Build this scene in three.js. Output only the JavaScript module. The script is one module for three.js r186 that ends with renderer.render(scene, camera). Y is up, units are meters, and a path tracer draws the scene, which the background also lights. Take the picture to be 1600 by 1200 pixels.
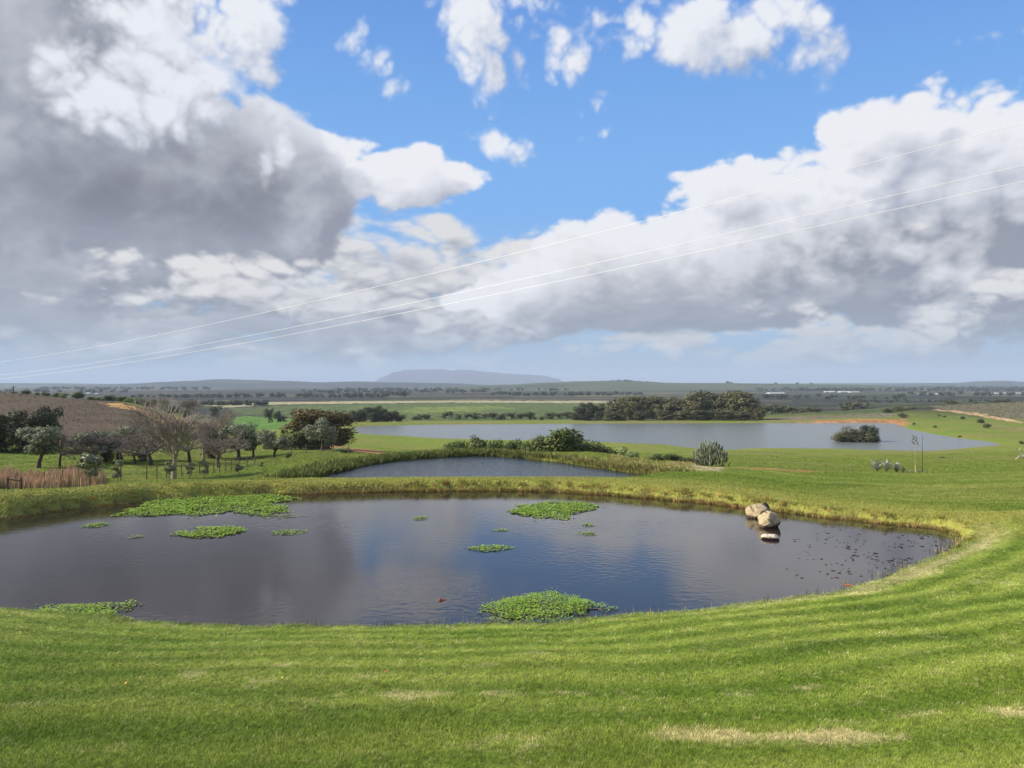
import * as THREE from 'three';
import { mergeGeometries, mergeVertices } from 'three/addons/utils/BufferGeometryUtils.js';

// ---------------------------------------------------------------- camera, exposure, sun, haze
const FOCAL = 1230, CAM = 6;                     // focal length in pixels of a 1600 wide frame; eye height above the pond
const scene = new THREE.Scene();
const camera = new THREE.PerspectiveCamera(2 * Math.atan(600 / FOCAL) * 180 / Math.PI, 4 / 3, 0.3, 60000);
camera.position.set(0, CAM, 0);
camera.lookAt(0, CAM, -100);
const renderer = new THREE.WebGLRenderer({ antialias: true });
renderer.toneMapping = THREE.LinearToneMapping;
const EXPOSURE = 1.6;
renderer.toneMappingExposure = EXPOSURE;
renderer.shadowMap.enabled = true;
const SUN_AZ = -84 * Math.PI / 180, SUN_EL = 34 * Math.PI / 180;
const sun = new THREE.DirectionalLight(new THREE.Color().setRGB(1, 0.925, 0.78), 5);
sun.position.set(Math.sin(SUN_AZ) * Math.cos(SUN_EL), Math.sin(SUN_EL), -Math.cos(SUN_AZ) * Math.cos(SUN_EL)).multiplyScalar(400);
sun.position.z -= 60; sun.target.position.set(0, 0, -60);
sun.castShadow = true; sun.shadow.mapSize.set(4096, 4096);
Object.assign(sun.shadow.camera, { left: -300, right: 300, top: 300, bottom: -300, near: 1, far: 1200 });
scene.add(sun, sun.target);
scene.fog = new THREE.FogExp2(new THREE.Color().setRGB(0.63, 0.76, 0.98), 0.00008);

// ---------------------------------------------------------------- small maths
function rng(seed) { let a = seed >>> 0; return () => { a = (a + 0x6d2b79f5) | 0; let t = Math.imul(a ^ (a >>> 15), 1 | a); t = (t + Math.imul(t ^ (t >>> 7), 61 | t)) ^ t; return ((t ^ (t >>> 14)) >>> 0) / 4294967296; }; }
const clamp = (x, a = 0, b = 1) => x < a ? a : x > b ? b : x;
const lerp = (a, b, t) => a + (b - a) * t;
const smooth = (a, b, x) => { const t = clamp((x - a) / (b - a)); return t * t * (3 - 2 * t); };
const lin8 = (v) => { v /= 255; return v <= 0.04045 ? v / 12.92 : Math.pow((v + 0.055) / 1.055, 2.4); };
const rgb8 = (r, g, b) => [lin8(r), lin8(g), lin8(b)];
const mix3 = (a, b, t) => [lerp(a[0], b[0], t), lerp(a[1], b[1], t), lerp(a[2], b[2], t)];
const PERM = new Uint8Array(512); { const r = rng(77), p = [...Array(256).keys()]; for (let i = 255; i > 0; i--) { const j = Math.floor(r() * (i + 1)); [p[i], p[j]] = [p[j], p[i]]; } for (let i = 0; i < 512; i++) PERM[i] = p[i & 255]; }
const grad = (h, x, y, z) => { h &= 15; const u = h < 8 ? x : y, v = h < 4 ? y : h === 12 || h === 14 ? x : z; return ((h & 1) ? -u : u) + ((h & 2) ? -v : v); };
function noise3(x, y, z) {
  const fx = Math.floor(x), fy = Math.floor(y), fz = Math.floor(z), X = fx & 255, Y = fy & 255, Z = fz & 255;
  x -= fx; y -= fy; z -= fz;
  const u = x * x * x * (x * (x * 6 - 15) + 10), v = y * y * y * (y * (y * 6 - 15) + 10), w = z * z * z * (z * (z * 6 - 15) + 10);
  const A = PERM[X] + Y, AA = PERM[A] + Z, AB = PERM[A + 1] + Z, B = PERM[X + 1] + Y, BA = PERM[B] + Z, BB = PERM[B + 1] + Z;
  return lerp(lerp(lerp(grad(PERM[AA], x, y, z), grad(PERM[BA], x - 1, y, z), u), lerp(grad(PERM[AB], x, y - 1, z), grad(PERM[BB], x - 1, y - 1, z), u), v),
    lerp(lerp(grad(PERM[AA + 1], x, y, z - 1), grad(PERM[BA + 1], x - 1, y, z - 1), u), lerp(grad(PERM[AB + 1], x, y - 1, z - 1), grad(PERM[BB + 1], x - 1, y - 1, z - 1), u), v), w);
}
const fbm2 = (x, y, oct = 4, seed = 0) => { let s = 0, a = 0.5; for (let i = 0; i < oct; i++) { s += a * noise3(x, y, seed + i * 7.3); x *= 2.03; y *= 2.03; a *= 0.5; } return s; };

// ---------------------------------------------------------------- the sky: blue air and drifting cumulus, all the way round
function computeSky() {
  const W = 4096, H = 2048, K = FOCAL, CIRC = 2 * Math.PI * K;
  const data = new Float32Array(W * H * 4);
  const toU = (px) => Math.atan2(px - 800, K) * K, toV = (px, py) => Math.atan2(600 - py, Math.hypot(K, px - 800)) * K;
  const R = rng(4);
  // each layer: blobs [x, y, radius x, radius y, weight] given as the place in the sky where they hang
  const layers = [
    // pale low cloud near the horizon
    { soft: 0.5, amp: 1.0, scale: 120, low: 0.62, cap: 1.1, flat: 2.6, kl: 0.9, kt: 0.5, bump: 0.35, lift: 0.12, reach: 0.5, dark: rgb8(160, 173, 193), bright: rgb8(217, 217, 218), seed: 11,
      blobs: [[60, 545, 190, 26, .8], [330, 550, 240, 22, .75], [700, 548, 170, 24, .8], [690, 505, 60, 18, .8], [970, 548, 110, 20, .9], [1080, 520, 120, 14, .5], [1040, 540, 60, 24, .9], [1250, 555, 120, 16, .7], [1210, 550, 40, 14, .9], [1400, 535, 110, 30, 1], [1350, 540, 70, 22, .9], [1560, 530, 130, 40, 1], [1480, 575, 160, 14, .6], [1120, 585, 200, 12, .5], [495, 560, 18, 18, 1], [575, 566, 40, 14, 1.0], [300, 585, 300, 12, .5], [1560, 440, 70, 50, 1.1], [1220, 495, 60, 20, .9]], away: [60, 0, 9, 90, 240, 18, 40] },
    // layered grey decks
    { soft: 0.5, amp: 0.9, scale: 150, low: 0.5, cap: 1.2, flat: 2.4, kl: 1.2, kt: 0.9, bump: 0.55, lift: 0.2, reach: 0.8, dark: rgb8(138, 144, 158), bright: rgb8(224, 224, 226), seed: 23,
      blobs: [[60, 420, 260, 55, 1.1], [260, 430, 260, 60, 1.1], [480, 440, 200, 60, 1], [620, 470, 180, 55, 1], [100, 490, 300, 40, 1.05], [420, 500, 300, 45, 1.0], [620, 520, 240, 36, 1.15], [760, 500, 150, 34, .9], [250, 535, 320, 22, .8], [600, 385, 150, 50, 1.0], [690, 360, 50, 16, .7], [540, 330, 120, 40, .55], [-40, 470, 200, 90, 1.1], [330, 470, 330, 70, 1.0], [700, 440, 120, 60, .9], [200, 400, 260, 50, 1]], away: [40, 4, 16, 160, 330, 40, 70] },
    // the bright bank
    { soft: 0.26, amp: 0.88, scale: 165, low: 0.72, cap: 1.36, flat: 1.5, kl: 1.3, kt: 0.6, bump: 0.46, lift: -0.02, reach: 1.2, dark: rgb8(166, 172, 192), bright: rgb8(240, 241, 246), seed: 37,
      blobs: [[760, 450, 80, 38, 1], [850, 430, 100, 42, 1.1], [960, 408, 110, 50, 1.1], [1080, 380, 120, 62, 1.15], [1200, 340, 125, 78, 1.15], [1330, 310, 140, 90, 1.15], [1470, 285, 140, 84, 1.1], [1610, 290, 150, 96, 1.1], [1250, 420, 170, 66, 1.2], [1420, 400, 180, 76, 1.2], [1580, 400, 160, 86, 1.2], [1050, 440, 170, 46, 1.2], [880, 470, 150, 36, 1.1], [1150, 475, 180, 34, 1.1], [1400, 480, 190, 38, .9], [960, 510, 150, 22, .9], [400, 250, 80, 50, 1], [470, 242, 80, 40, 1], [560, 255, 90, 40, 1.05], [650, 266, 80, 40, 1.05], [735, 282, 40, 24, .9], [600, 300, 60, 26, .8], [782, 270, 24, 14, .8]], away: [34, 8, 34, 110, 260, 70, 130] },
    // the great dark cloud and the high puffs
    { soft: 0.5, amp: 1.0, scale: 140, low: 0.5, cap: 1.6, flat: 1.15, kl: 1.1, kt: 0.7, bump: 0.22, lift: 0.1, reach: 1.3, dark: rgb8(146, 150, 164), bright: rgb8(222, 225, 234), seed: 51,
      blobs: [[-60, 60, 200, 170, 1.3], [60, 40, 130, 120, 1.2], [-40, 250, 220, 170, 1.5], [120, 220, 200, 150, 1.4], [220, 290, 200, 120, 1.5], [100, 340, 240, 75, 1.5], [300, 340, 150, 70, 1.4], [360, 280, 120, 90, 1.1], [420, 310, 90, 70, .9], [-150, 330, 260, 90, 1.4], [440, 215, 40, 40, .7]], away: [16, 18, 50, 160, 330, 120, 210] },
    // its darkest underside
    { soft: 0.8, amp: 0.5, scale: 210, low: 0.5, cap: 1.3, flat: 1.5, kl: 0.7, kt: 1.2, bump: 0.12, lift: -0.35, reach: 1, dark: rgb8(114, 116, 128), bright: rgb8(172, 175, 190), seed: 91,
      blobs: [[230, 290, 190, 75, 1.1], [110, 345, 230, 48, 1.1], [310, 360, 110, 44, 1.1], [340, 290, 90, 60, .8], [20, 300, 120, 60, .7], [430, 260, 60, 40, .5]], away: [8, 22, 50, 120, 260, 60, 110] },
    // paler billows in front of the dark cloud
    { soft: 0.65, amp: 0.95, scale: 115, low: 0.5, cap: 1.1, flat: 1.1, kl: 0.6, kt: 0.4, bump: 0.3, lift: 0.2, reach: 1, dark: rgb8(158, 164, 186), bright: rgb8(234, 237, 245), seed: 59,
      blobs: [[205, 110, 95, 70, 1.25], [285, 140, 80, 65, 1.2], [150, 150, 60, 40, .9], [322, 125, 36, 45, 1.1], [90, 130, 60, 40, .6], [375, 225, 60, 60, .85], [432, 200, 34, 40, .95], [15, 285, 60, 30, .6], [400, 330, 60, 40, .5]], away: [12, 20, 50, 80, 160, 60, 120] },
    // cream gaps and lit tops low down
    { soft: 0.6, amp: 0.95, scale: 95, low: 0.6, cap: 1.1, flat: 2.0, kl: 0.5, kt: 0.5, bump: 0.35, lift: 0.22, reach: 0.6, dark: rgb8(172, 177, 190), bright: rgb8(230, 229, 229), seed: 73,
      blobs: [[50, 385, 110, 12, .9], [290, 420, 110, 22, .9], [410, 430, 110, 24, .9], [240, 455, 110, 12, .9], [380, 478, 70, 20, .8], [500, 440, 90, 24, .7], [90, 468, 80, 10, .7], [690, 505, 40, 22, .9], [750, 420, 80, 34, .8], [830, 400, 60, 26, .8], [900, 388, 70, 24, .8], [960, 410, 60, 24, .6], [1290, 405, 60, 26, .7], [1050, 468, 60, 14, .8], [1470, 350, 70, 22, .7], [1580, 440, 60, 36, .9], [1230, 495, 70, 18, .9], [1400, 530, 110, 26, .9], [1340, 545, 60, 18, .9], [1040, 535, 70, 18, .9], [495, 562, 20, 18, 1], [572, 562, 44, 14, 1], [1100, 565, 50, 10, .8], [1210, 551, 40, 12, .9], [830, 478, 110, 10, .7], [1480, 500, 120, 22, .6], [100, 525, 140, 10, .6]], away: [60, 3, 22, 50, 120, 12, 30] },
    // grey flat bases
    { soft: 0.8, amp: 0.75, scale: 190, low: 0.5, cap: 1.3, flat: 2.6, kl: 0.9, kt: 1.3, bump: 0.2, lift: -0.15, reach: 0.5, dark: rgb8(132, 138, 158), bright: rgb8(196, 199, 208), seed: 83,
      blobs: [[1050, 460, 200, 32, 1.0], [1200, 468, 170, 26, .95], [930, 500, 170, 24, .9], [1010, 505, 130, 20, .8], [1330, 480, 130, 20, .7], [550, 522, 240, 26, 1.2], [130, 425, 190, 24, 1.0], [100, 490, 230, 26, 1.1], [330, 520, 200, 22, .7], [1450, 430, 140, 22, .45], [640, 410, 120, 26, .6]], away: [30, 6, 24, 150, 280, 25, 50] },
    { soft: 0.55, amp: 0.95, scale: 105, low: 0.6, cap: 1.12, flat: 1.0, kl: 0.6, kt: 0.35, bump: 0.42, lift: 0.04, reach: 0.8, dark: rgb8(168, 180, 206), bright: rgb8(236, 239, 246), seed: 67,
      blobs: [[330, 30, 110, 75, 1.0], [270, 0, 60, 40, .7], [390, 60, 50, 45, .7], [510, 18, 75, 45, 1.0], [575, 75, 36, 26, .7], [592, 122, 44, 26, .75], [775, 62, 85, 66, 1.05], [735, 40, 40, 40, .8], [905, 100, 75, 85, 1.05], [965, 45, 46, 50, .85], [925, 165, 36, 30, .7], [1180, 15, 165, 75, 1.15], [1260, 40, 90, 45, .9], [1120, 60, 60, 40, .7], [845, 228, 60, 18, .75], [940, 213, 18, 10, .7], [720, 215, 40, 16, .55], [1590, 90, 40, 30, .6], [1320, 95, 60, 20, .4]], away: [70, 24, 80, 60, 150, 50, 120] },
  ];
  const G = 12, GW = Math.ceil(CIRC / G), GH = Math.ceil((Math.PI / 2 * K) / G) + 2;
  for (const L of layers) {
    const all = L.blobs.map(([x, y, rx, ry, w]) => [toU(x), toV(x, y), rx, ry, w]);
    const [n, e0, e1, a0, a1, b0, b1] = L.away, free = 37 * Math.PI / 180 * K;
    for (let i = 0; i < n * 3 && all.length < L.blobs.length + n * 1.35; i++) {
      const u = (R() - 0.5) * CIRC, v = lerp(e0, e1, R()) * Math.PI / 180 * K, rx = lerp(a0, a1, R()), ry = lerp(b0, b1, R());
      if (Math.abs(u) < free + rx * 0.75 && v - ry * .8 < 27.5 * Math.PI / 180 * K) continue;
      all.push([u, v, rx, ry, 0.8 + 0.5 * R()]);
    }
    const g = L.grid = new Float32Array(GW * GH);
    for (const [u, v, rx, ry, w] of all) {
      const r = 1.75;
      for (let j = Math.max(0, Math.floor((v - ry * r) / G)); j <= Math.min(GH - 1, Math.ceil((v + ry * r) / G)); j++)
        for (let i = Math.floor((u - rx * r) / G); i <= Math.ceil((u + rx * r) / G); i++) {
          const dx = (i * G - u) / rx, dy = (j * G - v) / ry, q = 1 - (dx * dx + dy * dy) / (r * r);
          if (q > 0) g[j * GW + ((i % GW) + GW) % GW] += w * q * q;
        }
    }
    for (let i = 0; i < g.length; i++) g[i] = L.cap * (1 - Math.exp(-g[i]));
  }
  const macro = (L, U, V) => {
    const y = clamp(V / G, 0, GH - 1.001), x = ((U / G) % GW + GW) % GW, i = Math.floor(x), j = Math.floor(y), i1 = (i + 1) % GW, fx = x - i, fy = y - j, g = L.grid;
    return lerp(lerp(g[j * GW + i], g[j * GW + i1], fx), lerp(g[(j + 1) * GW + i], g[(j + 1) * GW + i1], fx), fy);
  };
  const dens = (L, U, V, oct) => {
    const m = macro(L, U, V);
    if (m < 0.02) return -0.5;
    const a = U / K, s = 1 / L.scale, cx = Math.cos(a) * K * s, cz = Math.sin(a) * K * s, cy = V * s * L.flat;
    const wx = noise3(cx * .7 + 5, cy * .7, cz * .7 + L.seed) * 0.55, wy = noise3(cx * .7, cy * .7 + 9, cz * .7 - L.seed) * 0.55;
    let n = 0, amp = L.low, f = 1;
    for (let o = 0; o < oct; o++) { const p = noise3(cx * f + wx + L.seed, cy * f + wy, cz * f + o * 3.1); n += amp * (o < 1 ? p * 1.5 : Math.abs(p) * 2.3 - 0.52); amp = o ? amp * 0.52 : 0.33; f *= 2.07; }
    return m - 0.5 + L.amp * n;
  };
  const topBlue = rgb8(93, 142, 219), midBlue = rgb8(126, 180, 241), lowBlue = rgb8(160, 194, 226), hor = rgb8(168, 188, 207);
  const floorTone = rgb8(146, 151, 164);
  const colorAt = (U, V, fine) => {
    const el = V / K * 180 / Math.PI;
    let c = el < 5 ? mix3(hor, lowBlue, smooth(0, 5, el)) : el < 13 ? mix3(lowBlue, midBlue, smooth(5, 13, el)) : mix3(midBlue, topBlue, smooth(12, 34, el));
    for (const L of layers) {
      const D = dens(L, U, V, fine ? 7 : 4);
      if (D <= 0) continue;
      const a = smooth(0, L.soft, D) * (1 - 0.6 * smooth(4, 0, el));
      let tau = 0, relief = 0;
      for (const [s, w, k] of [[9, .25, .25], [24, .45, .6], [60, .9, 1.05], [130, 1.1, .8]]) { const q = dens(L, U - s * .62 * L.reach, V + s * .7 * L.reach, 5); tau += Math.max(0, q) * w; relief += clamp(D - Math.max(q, -.3), -.5, .5) * k; }
      const lit = Math.exp(-tau * L.kl) * 0.5 + Math.exp(-D * L.kt * 2) * 0.34 + relief * L.bump + L.lift;
      const haze = smooth(7, 0, el) * .45;
      c = mix3(c, mix3(mix3(mix3(L.dark, floorTone, smooth(13, 9, el)), L.bright, clamp(lit * 1.12)), hor, haze), a);
    }
    return c;
  };
  const put = (r, col, c) => { const o = (r * W + col) * 4; data[o] = c[0] / EXPOSURE; data[o + 1] = c[1] / EXPOSURE; data[o + 2] = c[2] / EXPOSURE; data[o + 3] = 1; };
  const azOf = (col) => ((col + 0.5) / W - 0.5) * 2 * Math.PI + Math.PI / 2;           // 0 = straight ahead
  const wrap = (a) => a > Math.PI ? a - 2 * Math.PI : a;
  const STEP = 6;
  for (let r = 0; r < H / 2; r++) for (let c = 0; c < W; c++) put(r, c, [0.1, 0.12, 0.06]);
  const cw = Math.ceil(W / STEP), ch = Math.ceil(H / 2 / STEP) + 1, coarse = [];
  for (let j = 0; j < ch; j++) for (let i = 0; i < cw; i++) coarse.push(colorAt(wrap(azOf(i * STEP)) * K, Math.min(j * STEP / H * Math.PI, Math.PI / 2) * K, false));
  for (let r = H / 2; r < H; r++) {
    const el = ((r + 0.5) / H - 0.5) * Math.PI, y = (r - H / 2) / STEP, j = Math.floor(y), fy = y - j;
    for (let c = 0; c < W; c++) {
      const az = wrap(azOf(c));
      if (Math.abs(az) < 0.72 && el < 0.56) { put(r, c, colorAt(az * K, el * K, true)); continue; }
      const x = c / STEP, i = Math.floor(x), fx = x - i, a = coarse[j * cw + i % cw], b = coarse[j * cw + (i + 1) % cw], d = coarse[Math.min(j + 1, ch - 1) * cw + i % cw], e = coarse[Math.min(j + 1, ch - 1) * cw + (i + 1) % cw];
      put(r, c, mix3(mix3(a, b, fx), mix3(d, e, fx), fy));
    }
  }
  const t = new THREE.DataTexture(data, W, H, THREE.RGBAFormat, THREE.FloatType);
  t.mapping = THREE.EquirectangularReflectionMapping; t.magFilter = THREE.LinearFilter; t.needsUpdate = true;
  return t;
}
const skyTexture = computeSky();
scene.background = skyTexture; scene.environment = skyTexture;

// ---------------------------------------------------------------- terrain: heights in metres, depth d = -z, the pond's water at 0
const onPlane = (px, py, e) => { const d = (CAM - e) * FOCAL / (py - 600); return [(px - 800) / FOCAL * d, d]; };
function rounded(points, per = 5) {              // a closed outline through the points
  const c = new THREE.CatmullRomCurve3(points.map(([x, d]) => new THREE.Vector3(x, 0, d)), true, 'centripetal');
  return c.getPoints(points.length * per).slice(0, -1).map((p) => [p.x, p.z]);
}
function outline(points, per, wobble = 0, seed = 0) {
  const list = rounded(points, per).map(([x, d], i) => [x + wobble * noise3(x * .9, d * .9, seed), d + wobble * noise3(x * .9 + 40, d * .9, seed)]);
  const b = { list, x0: 1e9, x1: -1e9, d0: 1e9, d1: -1e9 };
  for (const [x, d] of list) { b.x0 = Math.min(b.x0, x); b.x1 = Math.max(b.x1, x); b.d0 = Math.min(b.d0, d); b.d1 = Math.max(b.d1, d); }
  b.dist = (x, d) => {                            // metres to the shore, negative on the water
    let best = 1e18, inside = false;
    for (let i = 0, n = list.length, j = n - 1; i < n; j = i++) {
      const [ax, ad] = list[j], [bx, bd] = list[i], ex = bx - ax, ed = bd - ad, t = clamp(((x - ax) * ex + (d - ad) * ed) / (ex * ex + ed * ed + 1e-12)), qx = x - ax - ex * t, qd = d - ad - ed * t;
      best = Math.min(best, qx * qx + qd * qd);
      if ((ad > d) !== (bd > d) && x < (bx - ax) * (d - ad) / (bd - ad) + ax) inside = !inside;
    }
    return inside ? -Math.sqrt(best) : Math.sqrt(best);
  };
  b.near = (x, d, m) => x > b.x0 - m && x < b.x1 + m && d > b.d0 - m && d < b.d1 + m;
  return b;
}
const POND2 = -1.0, LAKE = -16, PLAIN = -20;
const pond = outline([
  ...[[100, 797], [190, 787], [320, 777], [450, 772], [640, 768], [800, 767], [900, 770], [1000, 777], [1100, 786], [1200, 797], [1300, 809], [1400, 819], [1470, 827], [1500, 838], [1492, 860], [1430, 890], [1380, 912], [1300, 935], [1200, 951], [1050, 969], [900, 981], [750, 988], [600, 992], [450, 992], [300, 987], [150, 975]].map(([x, y]) => onPlane(x, y, 0)),
  [-14, 20.6], [-21, 21.5], [-27, 25], [-29, 29], [-27, 33.5], [-22.6, 35.2]], 5, 0.35, 3);
const pond2 = outline([...[[497, 745], [530, 737], [560, 730], [620, 720], [700, 713.6], [760, 712], [820, 716], [900, 726], [960, 735], [1015, 743]].map(([x, y]) => onPlane(x, y, POND2)), [9.8, 56], [6, 53], [0, 52], [-7, 52], [-12, 53.5], [-14.6, 56]], 4, 0.4, 5);
const lake = outline([[556, 674], [564, 666.5], [640, 664], [800, 662.5], [1000, 661.5], [1200, 661], [1330, 661], [1392, 661.5], [1408, 666], [1440, 675], [1490, 683], [1566, 695], [1540, 698], [1480, 703], [1455, 705], [1375, 704], [1330, 702], [1200, 700], [1130, 703], [1090, 701], [1040, 696], [960, 692], [830, 689], [700, 686], [640, 683], [575, 680.5]].map(([x, y]) => onPlane(x, y, LAKE)), 4, 2.2, 7);
const by = (d, py) => [d, CAM - (py - 600) * d / FOCAL];
const columns = [                                  // [tangent of the bearing, [[depth, height] ...]]
  [-0.95, [[30, .9], [38, .7], [46, -1], [60, -3.2], [95, -4], [150, -5], [230, 0], [300, 4.5], [400, -2], [700, PLAIN]]],
  [-0.65, [[30, .9], [35, .9], [38.5, .8], [43, -.6], [55, -2.8], by(75, 759), by(95, 731), by(120, 706), by(150, 690), by(230, 642), by(300, 613), [380, -4], [650, PLAIN]]],
  [-0.50, [[34, .85], [41, .8], [46, -.6], [60, -2.2], by(73, 753), by(95, 730), by(130, 702), by(160, 686), by(220, 655), by(290, 627), [350, -5], [620, PLAIN]]],
  [-0.42, [[36, .8], [42, .75], [47, -.4], [60, -1.9], by(74, 750), by(100, 726), by(140, 703), by(190, 683), by(240, 664), by(285, 647), [340, -8], [560, PLAIN]]],
  [-0.36, [[38, .8], [43, .7], [48, -.1], [60, -1.5], by(75, 746), by(110, 721), by(150, 702), by(210, 683), [300, -12], [400, -16.5], [533, PLAIN]]],
  [-0.25, [[40, .62], [45, .56], [50, -.1], [57, -.75], [64, -1.15], [78, -1.9], by(95, 711), by(150, 705), by(220, 691), by(290, 682), [380, -15.6], [430, -15], [560, PLAIN]]],
  [-0.10, [[41, .58], [46, .54], [50, -.1], [54, -.7], [76, -.8], [80, -.72], [83, -1.1], [90, -2.7], [100, -4], [150, -8], [220, -12.8], [290, -15.6], [430, -15], [560, PLAIN]]],
  [0.10, [[40, .58], [46, .54], [50, -.1], [54, -.7], [72, -.75], [77, -.65], [80, -1.1], [88, -2.5], [100, -3.8], [150, -7.8], [220, -12.8], [275, -15.6], [440, -15], [580, PLAIN]]],
  [0.20, [[38, .65], [44, .55], [50, .1], [60, -.5], [68, -1.0], [76, -1.7], [86, -2.5], [110, -4.9], [180, -10.3], [262, -15.7], [450, -15], [600, PLAIN]]],
  [0.27, [[36, .6], [42, .5], by(50, 746), by(65, 735), by(90, 727), by(130, 716), by(180, 709), [258, -15.8], [450, -15], [620, -19]]],
  [0.40, [[34, .5], [37, .35], by(55, 762), by(75, 742), by(110, 725), by(190, 709), [264, -15.8], [455, -14.8], [520, -14.5], [700, -17], [900, PLAIN]]],
  [0.52, [[32, .5], [36, .3], by(52, 771), by(72, 748), by(88, 735), by(130, 720), [250, -15.5], [300, -15.8], [366, -15.8], by(420, 662), by(540, 641), by(640, 632), [760, -14], [1000, PLAIN]]],
  [0.65, [[30, .7], [35, .2], by(52, 766), by(70, 746), by(95, 731), by(160, 712), by(250, 698), by(300, 690), by(400, 667), by(540, 644), by(690, 628), [850, -12], [1200, PLAIN]]],
  [0.95, [[30, 1.2], [40, .5], [60, -.8], [100, -3], [200, -8], [400, -10], [700, -8], [900, -12], [1400, PLAIN]]],
];
function along(points, d) {
  if (d <= points[0][0]) return points[0][1];
  for (let i = 1; i < points.length; i++) if (d < points[i][0]) { const [a, ea] = points[i - 1], [b, eb] = points[i], t = (d - a) / (b - a); return lerp(ea, eb, lerp(t, t * t * (3 - 2 * t), 0.55)); }
  return points.at(-1)[1];
}
function landFront(x, d) {
  const u = clamp(x / Math.max(d, 1), -0.94, 0.94);
  let i = 1; while (i < columns.length - 1 && u > columns[i][0]) i++;
  const [ua, pa] = columns[i - 1], [ub, pb] = columns[i], t = (u - ua) / (ub - ua);
  return lerp(along(pa, d), along(pb, d), lerp(t, t * t * (3 - 2 * t), 0.6));
}
function height(x, d) {
  const r = Math.hypot(x, d), ang = Math.abs(Math.atan2(x, d));
  let e = 0, pd = 1e9;
  if (pond.near(x, d, 40)) pd = pond.dist(x, d);
  const lawn = r < 60 ? 0.2 + 0.245 * Math.min(Math.max(pd === 1e9 ? 19 : pd, 0), 60) * (1 - 0.0055 * Math.min(Math.max(pd === 1e9 ? 19 : pd, 0), 30)) : 4.4;
  const front = d > 20 ? landFront(x, d) : 0.8;
  const back = lerp(4.4, PLAIN, smooth(60, 900, r));
  const wNear = 1 - smooth(29, 36, d), wFront = 1 - smooth(0.78, 1.1, ang);
  e = lerp(lerp(back, front, wFront), r < 60 ? lerp(back, lawn, 1 - smooth(25, 55, Math.max(0, -d) + Math.max(0, Math.abs(x) - 14))) : back, wNear * (1 - wFront * 0 ));
  // unevenness
  e += 0.05 * fbm2(x * .25, d * .25, 3, 2) * smooth(0, 3, Math.abs(pd)) + smooth(50, 140, r) * (0.5 * fbm2(x * .02, d * .02, 3, 5) + 0.12 * fbm2(x * .11, d * .11, 2, 8)) * (1 - smooth(300, 700, r) * .2);
  if (pd < 3) e = pd < 0 ? Math.max(-1.2, -0.06 + pd * 0.7) : Math.min(e, lerp(-0.03, 0.34, smooth(0, 0.4, pd)) + Math.max(0, pd - 0.25) * 0.6);
  if (pond2.near(x, d, 4)) { const q = pond2.dist(x, d); if (q < 3.5) e = q < 0 ? Math.max(POND2 - 1, POND2 - 0.06 + q * 0.6) : Math.max(POND2 + Math.min(0.2, q * .4), Math.min(e, POND2 + lerp(-0.02, 0.22, smooth(0, .5, q)) + q * 0.45)); }
  if (d > 240 && lake.near(x, d, 30)) { const q = lake.dist(x, d); if (q < 25) e = q < 0 ? Math.max(LAKE - 2.5, LAKE - 0.08 + q * 0.12) : Math.max(LAKE + Math.min(0.7, .05 + q * 0.07), Math.min(e, LAKE + .05 + q * 0.16)); else e = Math.max(e, lerp(LAKE + .7, -1e3, smooth(25, 30, q))); }
  return e;
}
function at(px, py, from = 22, to = 4000) {        // the first ground that the line of sight through this point of the photo meets
  const u = (px - 800) / FOCAL, s = (py - 600) / FOCAL;
  let last = from;
  for (let d = from; d < to; d *= 1.006) { if (height(u * d, d) >= CAM - s * d) { let a = last, b = d; for (let k = 0; k < 12; k++) { const m = (a + b) / 2; if (height(u * m, m) >= CAM - s * m) b = m; else a = m; } return [u * b, height(u * b, b), -b]; } last = d; }
  return [u * to, height(u * to, to), -to];
}
const polygon = (points, from) => points.map(([px, py]) => { const p = at(px, py, from); return [p[0], -p[2]]; });
function within(list, x, d) { let inside = false; for (let i = 0, j = list.length - 1; i < list.length; j = i++) { const [ax, ad] = list[j], [bx, bd] = list[i]; if ((ad > d) !== (bd > d) && x < (bx - ax) * (d - ad) / (bd - ad) + ax) inside = !inside; } return inside; }

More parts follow.
